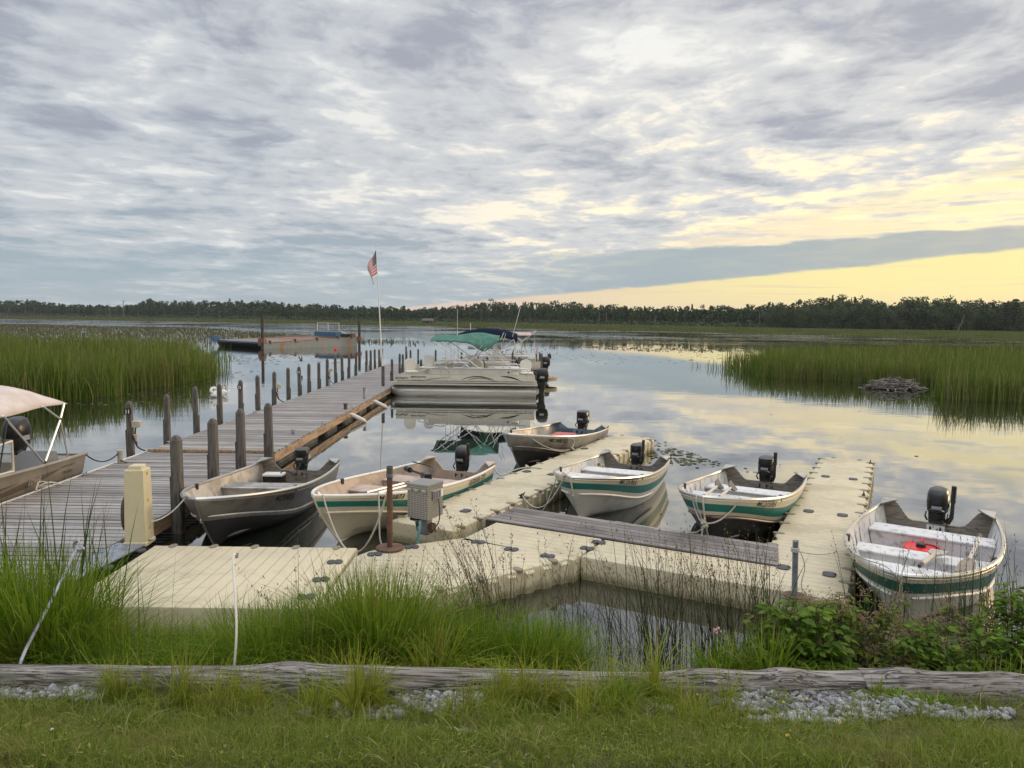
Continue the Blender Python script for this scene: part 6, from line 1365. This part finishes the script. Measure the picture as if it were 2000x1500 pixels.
FLp = [[(-160, 190), (-60, 62), (-19.5, 46), (-27, 60), (-32, 76), (-24, 82), (-13, 79), (-9, 75), (-12, 86), (-30, 108), (-45, 128), (-70, 168)], [(1.5, 61), (19.7, 64), (34, 68), (62, 66), (120, 60), (180, 92), (98, 134), (52, 176), (10, 225), (-4, 235), (-3, 130), (0, 90), (-.5, 68)]]
RS = [stand(FLp[0], 17000, .42, .05, 1.5, .3, 2.0), stand(FLp[1], 34000, .17, .07, 1.8, .5, 2.5, True)]
# belt of taller reeds along the far shore
for a, b_ in zip(shore_line, shore_line[1:]):
    n_ = int(math.hypot(b_[0] - a[0], b_[1] - a[1]) * 13); n_ = min(n_, 4200) * 2; u = rng.random(n_); f = 1 + .40 * rng.random(n_) ** 1.8 - .015
    X, Y = (a[0] + (b_[0] - a[0]) * u) * f, (a[1] + (b_[1] - a[1]) * u) * f
    RS.append(blades(np.stack((X, Y, np.full(n_, -.05) + np.interp(f, [1, 1.06, 1.3, 1.7], [0, .35, .6, 1.2])), 1), U_(.25, .75, n_), .10 * np.maximum(1, Y / 130) * U_(.6, 1.3, n_), np.abs(rng.normal(.25, .15, n_)), U_(0, 6.3, n_), 2))
np_mesh('marsh_flat_plants', *join(RS), g_reed_far, 'stuff')
# floating leaves
pad_m = leafmat('floating leaves', (.05, .06, .025), (.12, .125, .06), .05, c3=(.20, .17, .11))
vs, fs, lp = [], [], []
def pads(cx, cy, rx, ry, n, r0, r1):
    for _ in range(n):
        a, q_ = random.uniform(0, 6.28), math.sqrt(random.random()); x, y, r_ = cx + rx * q_ * math.cos(a), cy + ry * q_ * math.sin(a), random.uniform(r0, r1); b_ = len(vs); el_ = random.uniform(.5, 1); th = random.uniform(0, 6.28)
        for i in range(8):
            c, s_ = r_ * math.cos(i * .785), r_ * el_ * math.sin(i * .785); vs.append((x + c * math.cos(th) - s_ * math.sin(th), y + c * math.sin(th) + s_ * math.cos(th), .006 + random.uniform(0, .004)))
        fs.extend(range(b_, b_ + 8)); lp.append(8)
for px, py, rx, ry, n, r0, r1 in ((1320, 892, .55, 1.0, 190, .02, .06), (1370, 903, .4, .4, 40, .02, .05), (1290, 870, .3, .8, 30, .02, .05), (480, 700, 2.5, 9, 160, .05, .16), (600, 700, 4, 8, 120, .05, .15), (430, 735, 1.2, 4, 50, .04, .1), (1750, 668, 40, 18, 900, .2, .7), (1300, 672, 18, 22, 900, .15, .55), (1450, 700, 7, 7, 90, .06, .2), (1740, 765, 3, 2.5, 70, .03, .09), (260, 780, 2.5, 2.0, 70, .03, .09), (350, 760, 1.5, 3, 60, .03, .08), (1500, 870, 3, 3, 7, .02, .05), (1600, 810, 4, 5, 6, .03, .07), (1420, 915, .6, .6, 14, .02, .05), (1200, 700, 5, 9, 60, .06, .15)):
    q = at(px, py, 0); pads(q.x, q.y, rx, ry, n, r0, r1)
np_mesh('floating_leaves', np.array(vs), np.array(fs), np.array(lp), pad_m, 'stuff')
# stick lodge in the right hand reeds
t = thing('beaver_lodge', 'low heap of grey sticks at the edge of the right hand reeds', 'stick heap', (16.5, 31.9, 0)); t.scale = (.85, .8, .78); mb = MB(); stick_m = mat('bleached sticks', (.22, .19, .16), .9, 0, .35, 5, (.09, .075, .06), island=.5)
for k in range(230):
    a, r_ = random.uniform(0, 6.28), math.sqrt(random.random()); x, y = 1.35 * r_ * math.cos(a), .9 * r_ * math.sin(a); z = .60 * (1 - r_ ** 1.5) * random.uniform(.4, 1.0); th, L_ = random.uniform(0, 6.28), random.uniform(.3, 1.1); dz_ = random.uniform(-.25, .3)
    mb.tube([(x - L_ / 2 * math.cos(th), y - L_ / 2 * math.sin(th), z - dz_ * L_ / 2 + .05), (x, y, z + .07), (x + L_ / 2 * math.cos(th), y + L_ / 2 * math.sin(th), z + dz_ * L_ / 2 + .05)], [.03, .026, .015], stick_m, 5)
mb.build('sticks', None, t)
mb = MB(); mb.ball((0, .2, -.1), (1.15, .75, .50), mat('lodge mud', (.055, .045, .03), .95, 0, .3, 4), 18); mb.build('mud_mound', None, t, True)

# ---------------------------------------------------------------- the far woods
wood_leaf = leafmat('distant foliage', (.036, .056, .026), (.072, .100, .044), .15)
wood_leaf2 = leafmat('grey green foliage', (.060, .082, .044), (.10, .125, .066), .15)
conif = leafmat('dark conifer foliage', (.026, .044, .022), (.050, .072, .034), .1)
bark = mat('pale bark', (.17, .155, .13), .9, 0, .25, 3); bark_d = mat('dark bark', (.05, .042, .034), .9, 0, .25, 3)
def crown_pts(h, w, n, lobes, base=.22):
    L_ = np.array([(random.uniform(-.30, .30) * w, random.uniform(-.30, .30) * w, h * random.uniform(base + .04, .80), w * random.uniform(.20, .36)) for _ in range(lobes)] + [(random.uniform(-.08, .08) * w, 0, h * random.uniform(.80, .88), w * .20), (0, 0, h * (base + .12), w * .36)])
    q = L_[np.arange(n) % len(L_)]; d_ = rng.normal(0, 1, (n, 3)); d_ /= np.linalg.norm(d_, axis=1)[:, None]
    return q[:, :3] + d_ * (q[:, 3] * rng.random(n) ** .35 * rng.lognormal(0, .10, n))[:, None] * np.array([1, 1, .85])
def clumps(P_, s_):
    """small leaf sprays: irregular four-sided faces facing every way"""
    n = len(P_); a = rng.normal(0, 1, (n, 3)); a /= np.linalg.norm(a, axis=1)[:, None]; b_ = rng.normal(0, 1, (n, 3)); b_ -= a * np.sum(a * b_, 1)[:, None]; b_ /= np.linalg.norm(b_, axis=1)[:, None]
    s_ = (s_ * U_(.5, 1.3, n))[:, None]; q = np.stack((P_ + a * s_ * .6, P_ + b_ * s_ * .42, P_ - a * s_ * .5, P_ - b_ * s_ * .5), 1).reshape(-1, 3)
    return q, np.arange(n * 4), np.full(n, 4)
FT = [(-400, 700), (0, 600), (500, 480), (800, 430), (1000, 400), (1400, 300), (1700, 262), (2000, 243), (2400, 225)]
TT = [(-400, 583), (0, 588), (60, 587), (120, 594), (240, 597), (285, 588), (300, 588), (500, 587), (560, 592), (700, 597), (850, 601), (900, 597), (962, 586), (1000, 592), (1100, 590), (1180, 594), (1250, 599), (1350, 599), (1450, 597), (1520, 589), (1600, 583), (1660, 577), (1700, 583), (1740, 594), (1770, 579), (1850, 581), (1900, 586), (1950, 586), (1985, 583), (2020, 584), (2400, 575)]
interp = lambda T, x: float(np.interp(x, [a for a, b_ in T], [b_ for a, b_ in T]))
FP, FP2, FPc, TR = [], [], [], MB()
def place(px, Y):
    q = at(px, 600, Y=Y); f = Y / float(np.interp(px, [a for a, _ in FT], [b for _, b in FT])); return q.x
def wood_tree(px, Y, ht, w, zg, kind, dens=1.0):
    x = place(px, Y); n = int(250 * dens); c = crown_pts(ht, w, n, random.randint(5, 9), random.uniform(.02, .25)) + np.array([x, Y, zg]); (FP if kind == 0 else FP2).append((c, .34 + Y / 760))
px = -420.0
while px < 2440:
    Yf = interp(FT, px); tz = at(px, interp(TT, px), Y=Yf).z; zg = .6
    for row in range(3):
        Y = Yf + row * 13 + random.uniform(-5, 5); pj = px + random.uniform(-4, 4); k = random.random(); grow = tz * 1.10 + (Y - Yf) / Yf * (tz - EYE)
        ht = (grow - zg) * (random.uniform(.5, .9) if row == 0 else random.uniform(.72, 1.03)); w_ = ht * random.uniform(.42, .62)
        if k < .16: 
            x = place(pj, Y); n = 170; hh = ht * random.uniform(.80, 1.0); u = rng.random(n) ** .8; r_ = (1 - u) * ht * .24 * (.6 + .4 * np.abs(np.sin(u * 22))); a = U_(0, 6.3, n)
            FPc.append((np.stack((x + r_ * np.cos(a), Y + r_ * np.sin(a), zg + .08 * hh + u * hh * .92), 1),   .30 + Y / 800))
        else: wood_tree(pj, Y, ht, w_, zg, 0 if k < .86 or row else 1, 1.0 if row < 2 else .6)
        if row == 0 and random.random() < .10:
            x = place(pj, Y - 4); TR.tube([(x, Y - 4, zg), (x + random.uniform(-.5, .5), Y - 4, zg + ht * .7)], [.22, .10], bark, 5)
    # low brush along the wood's foot
    if random.random() < .75:
        x = place(px, Yf - 9); c = rng.normal(0, 1, (60, 3)) * np.array([1.6, 1.2, .8]) + np.array([x, Yf - 9 + random.uniform(-3, 3), 1.3]); FP2.append((c, .34 + Yf / 900))
    px += random.uniform(4.2, 7.0) * (300 / Yf) ** .4
def forest(name, L_, m_):
    tag(np_mesh(name, *join([clumps(c, np.full(len(c), s_)) for c, s_ in L_]), m_), kind='stuff')
forest('far_wood', FP, wood_leaf); forest('far_wood_brush', FP2, wood_leaf2); forest('far_wood_conifers', FPc, conif); tag(TR.build('far_wood_trunks'), kind='stuff')
# single trees that stand out of the wood
def tree(name, label, px, Y, ht, w, m_, n=420, group=None, trunk=bark_d, lean=0.0, base=.2, zg=.6, leaf=.75, kind='broad', bare=False):
    x = place(px, Y); t = thing(name, label, 'tree', (x, Y, zg - .2), 0, group); mb = MB(); tp = V(lean * ht, 0, ht * .9)
    mb.tube([(0, 0, 0), tuple(tp * .5 + V(.1, 0, 0)), tuple(tp)], [ht * .022, ht * .015, .05], trunk, 7)
    for k in range(7 if not bare else 16):
        a, z = random.uniform(0, 6.28), random.uniform(.3, .85); L_ = w * random.uniform(.25, .42) * (1.1 - z * (.5 if bare else .3)); b0 = tp * z; mb.tube([b0, b0 + V(math.cos(a) * L_ * .6, math.sin(a) * L_ * .6, L_ * .3), b0 + V(math.cos(a) * L_, math.sin(a) * L_, L_ * .75)], [ht * .007, ht * .005, .03], trunk, 5)
    mb.build('trunk', None, t)
    if bare: return t
    if kind == 'broad': c = crown_pts(ht, w, n, 8, base)
    else:
        u = rng.random(n); lay = np.floor(u * 9) / 9 + rng.normal(0, .012, n); r_ = (1 - lay * .85) * w * .5 * np.sqrt(rng.random(n)); a = U_(0, 6.3, n) + np.floor(u * 9) * 1.7; k = .6 + .4 * np.cos(a * 2); c = np.stack((r_ * k * np.cos(a), r_ * k * np.sin(a), ht * (.25 + .75 * lay)), 1)
    c[:, 0] += lean * c[:, 2]
    o = np_mesh('crown', *clumps(c, np.full(len(c), leaf)), m_); o.parent = t; return t
proto = []
for k in range(5):
    proto.append(tree('broadleaf_tree', 'broad dark tree at the front of the wood on the far right shore', 1700 + k * 60, 240, 10.5 + k * .5, 7.5 + (k % 3), wood_leaf if k % 2 else wood_leaf2, 1900, 'broad trees on the far right shore', leaf=.46, base=.10))
for k in range(38):
    px = 1500 + k * 13.5 + random.uniform(-6, 6); Yf = interp(FT, px) - random.uniform(6, 16); src = proto[k % 5]
    if k < 5: o = src
    else: o = copy_tree(src)
    tz = at(px, interp(TT, px), Y=Yf).z; o.location = (place(px, Yf), Yf, .4); o.rotation_euler.z = random.uniform(0, 6.28); s_ = (tz - .4) / (10.5 + (k % 5) * .5) * random.uniform(.72, 1.03); o.scale = (s_ * random.uniform(.85, 1.15), s_, s_)
tree('pine', 'tall layered pine rising above the wood at the right edge', 1983, 226, 10.9, 6.5, conif, 1200, kind='pine', leaf=.45)
tree('pine', 'slimmer layered pine left of the tallest one at the right edge', 1966, 228, 9.9, 5.0, conif, 900, kind='pine', leaf=.42)
tree('dead_tree', 'pale leaning trunk at the foot of the wood on the far right shore', 1872, 214, 6.0, 2.5, wood_leaf, bare=True, trunk=bark, lean=.32)
tree('dead_tree', 'bare pale tree poking above the far left wood', 241, 520, 15.0, 8, wood_leaf, bare=True, trunk=bark)
tree('dead_tree', 'smaller bare tree left of the bare pale one on the far left', 214, 530, 11.5, 6, wood_leaf, bare=True, trunk=bark)
tree('broadleaf_tree', 'tall dark tree standing above the far left wood', 292, 500, 14.0, 10, wood_leaf, 1300, leaf=.85)
tree('broadleaf_tree', 'dark pointed tree before the far left wood', 176, 520, 9.5, 6, conif, 700, leaf=.75, kind='pine')
# a cabin far across the lake
q = at(836, 628, Y=330); t = thing('cabin', 'tiny brown roofed cabin on the far shore above the pontoon boats', 'cabin', (q.x, 330, .5)); mb = MB(); t.scale = (.8, .8, .75); mb.box(-2.6, 2.6, -2, 2, 0, 1.7, mat('cabin wall', (.10, .085, .065), .8)); mb.build('wall', None, t)
mb = MB(); mb.prism([[(-3.1, -2.5, 1.6), (3.1, -2.5, 1.6), (3.1, 2.5, 1.6), (-3.1, 2.5, 1.6)], [(-2.9, -.1, 3.0), (2.9, -.1, 3.0), (2.9, .1, 3.0), (-2.9, .1, 3.0)]], mat('cabin roof', (.085, .075, .07), .8)); mb.build('roof', None, t)
mb = MB(); mb.box(-.5, .5, -2.04, -2.005, .1, 1.4, blackm); mb.build('door', None, t)

# ---------------------------------------------------------------- evening haze over the lake
hz = bpy.data.materials.new('haze'); hz.use_nodes = True; nt = hz.node_tree; nt.nodes.clear()
pv = nt.nodes.new('ShaderNodeVolumePrincipled'); pv.inputs['Color'].default_value = (.80, .86, .92, 1); pv.inputs['Density'].default_value = .00012; pv.inputs['Anisotropy'].default_value = .2
oo = nt.nodes.new('ShaderNodeOutputMaterial'); nt.links.new(pv.outputs[0], oo.inputs['Volume'])
mb = MB(); mb.box(-3100, 3100, -80, 5100, -4, 34); tag(mb.build('haze', hz), kind='stuff')
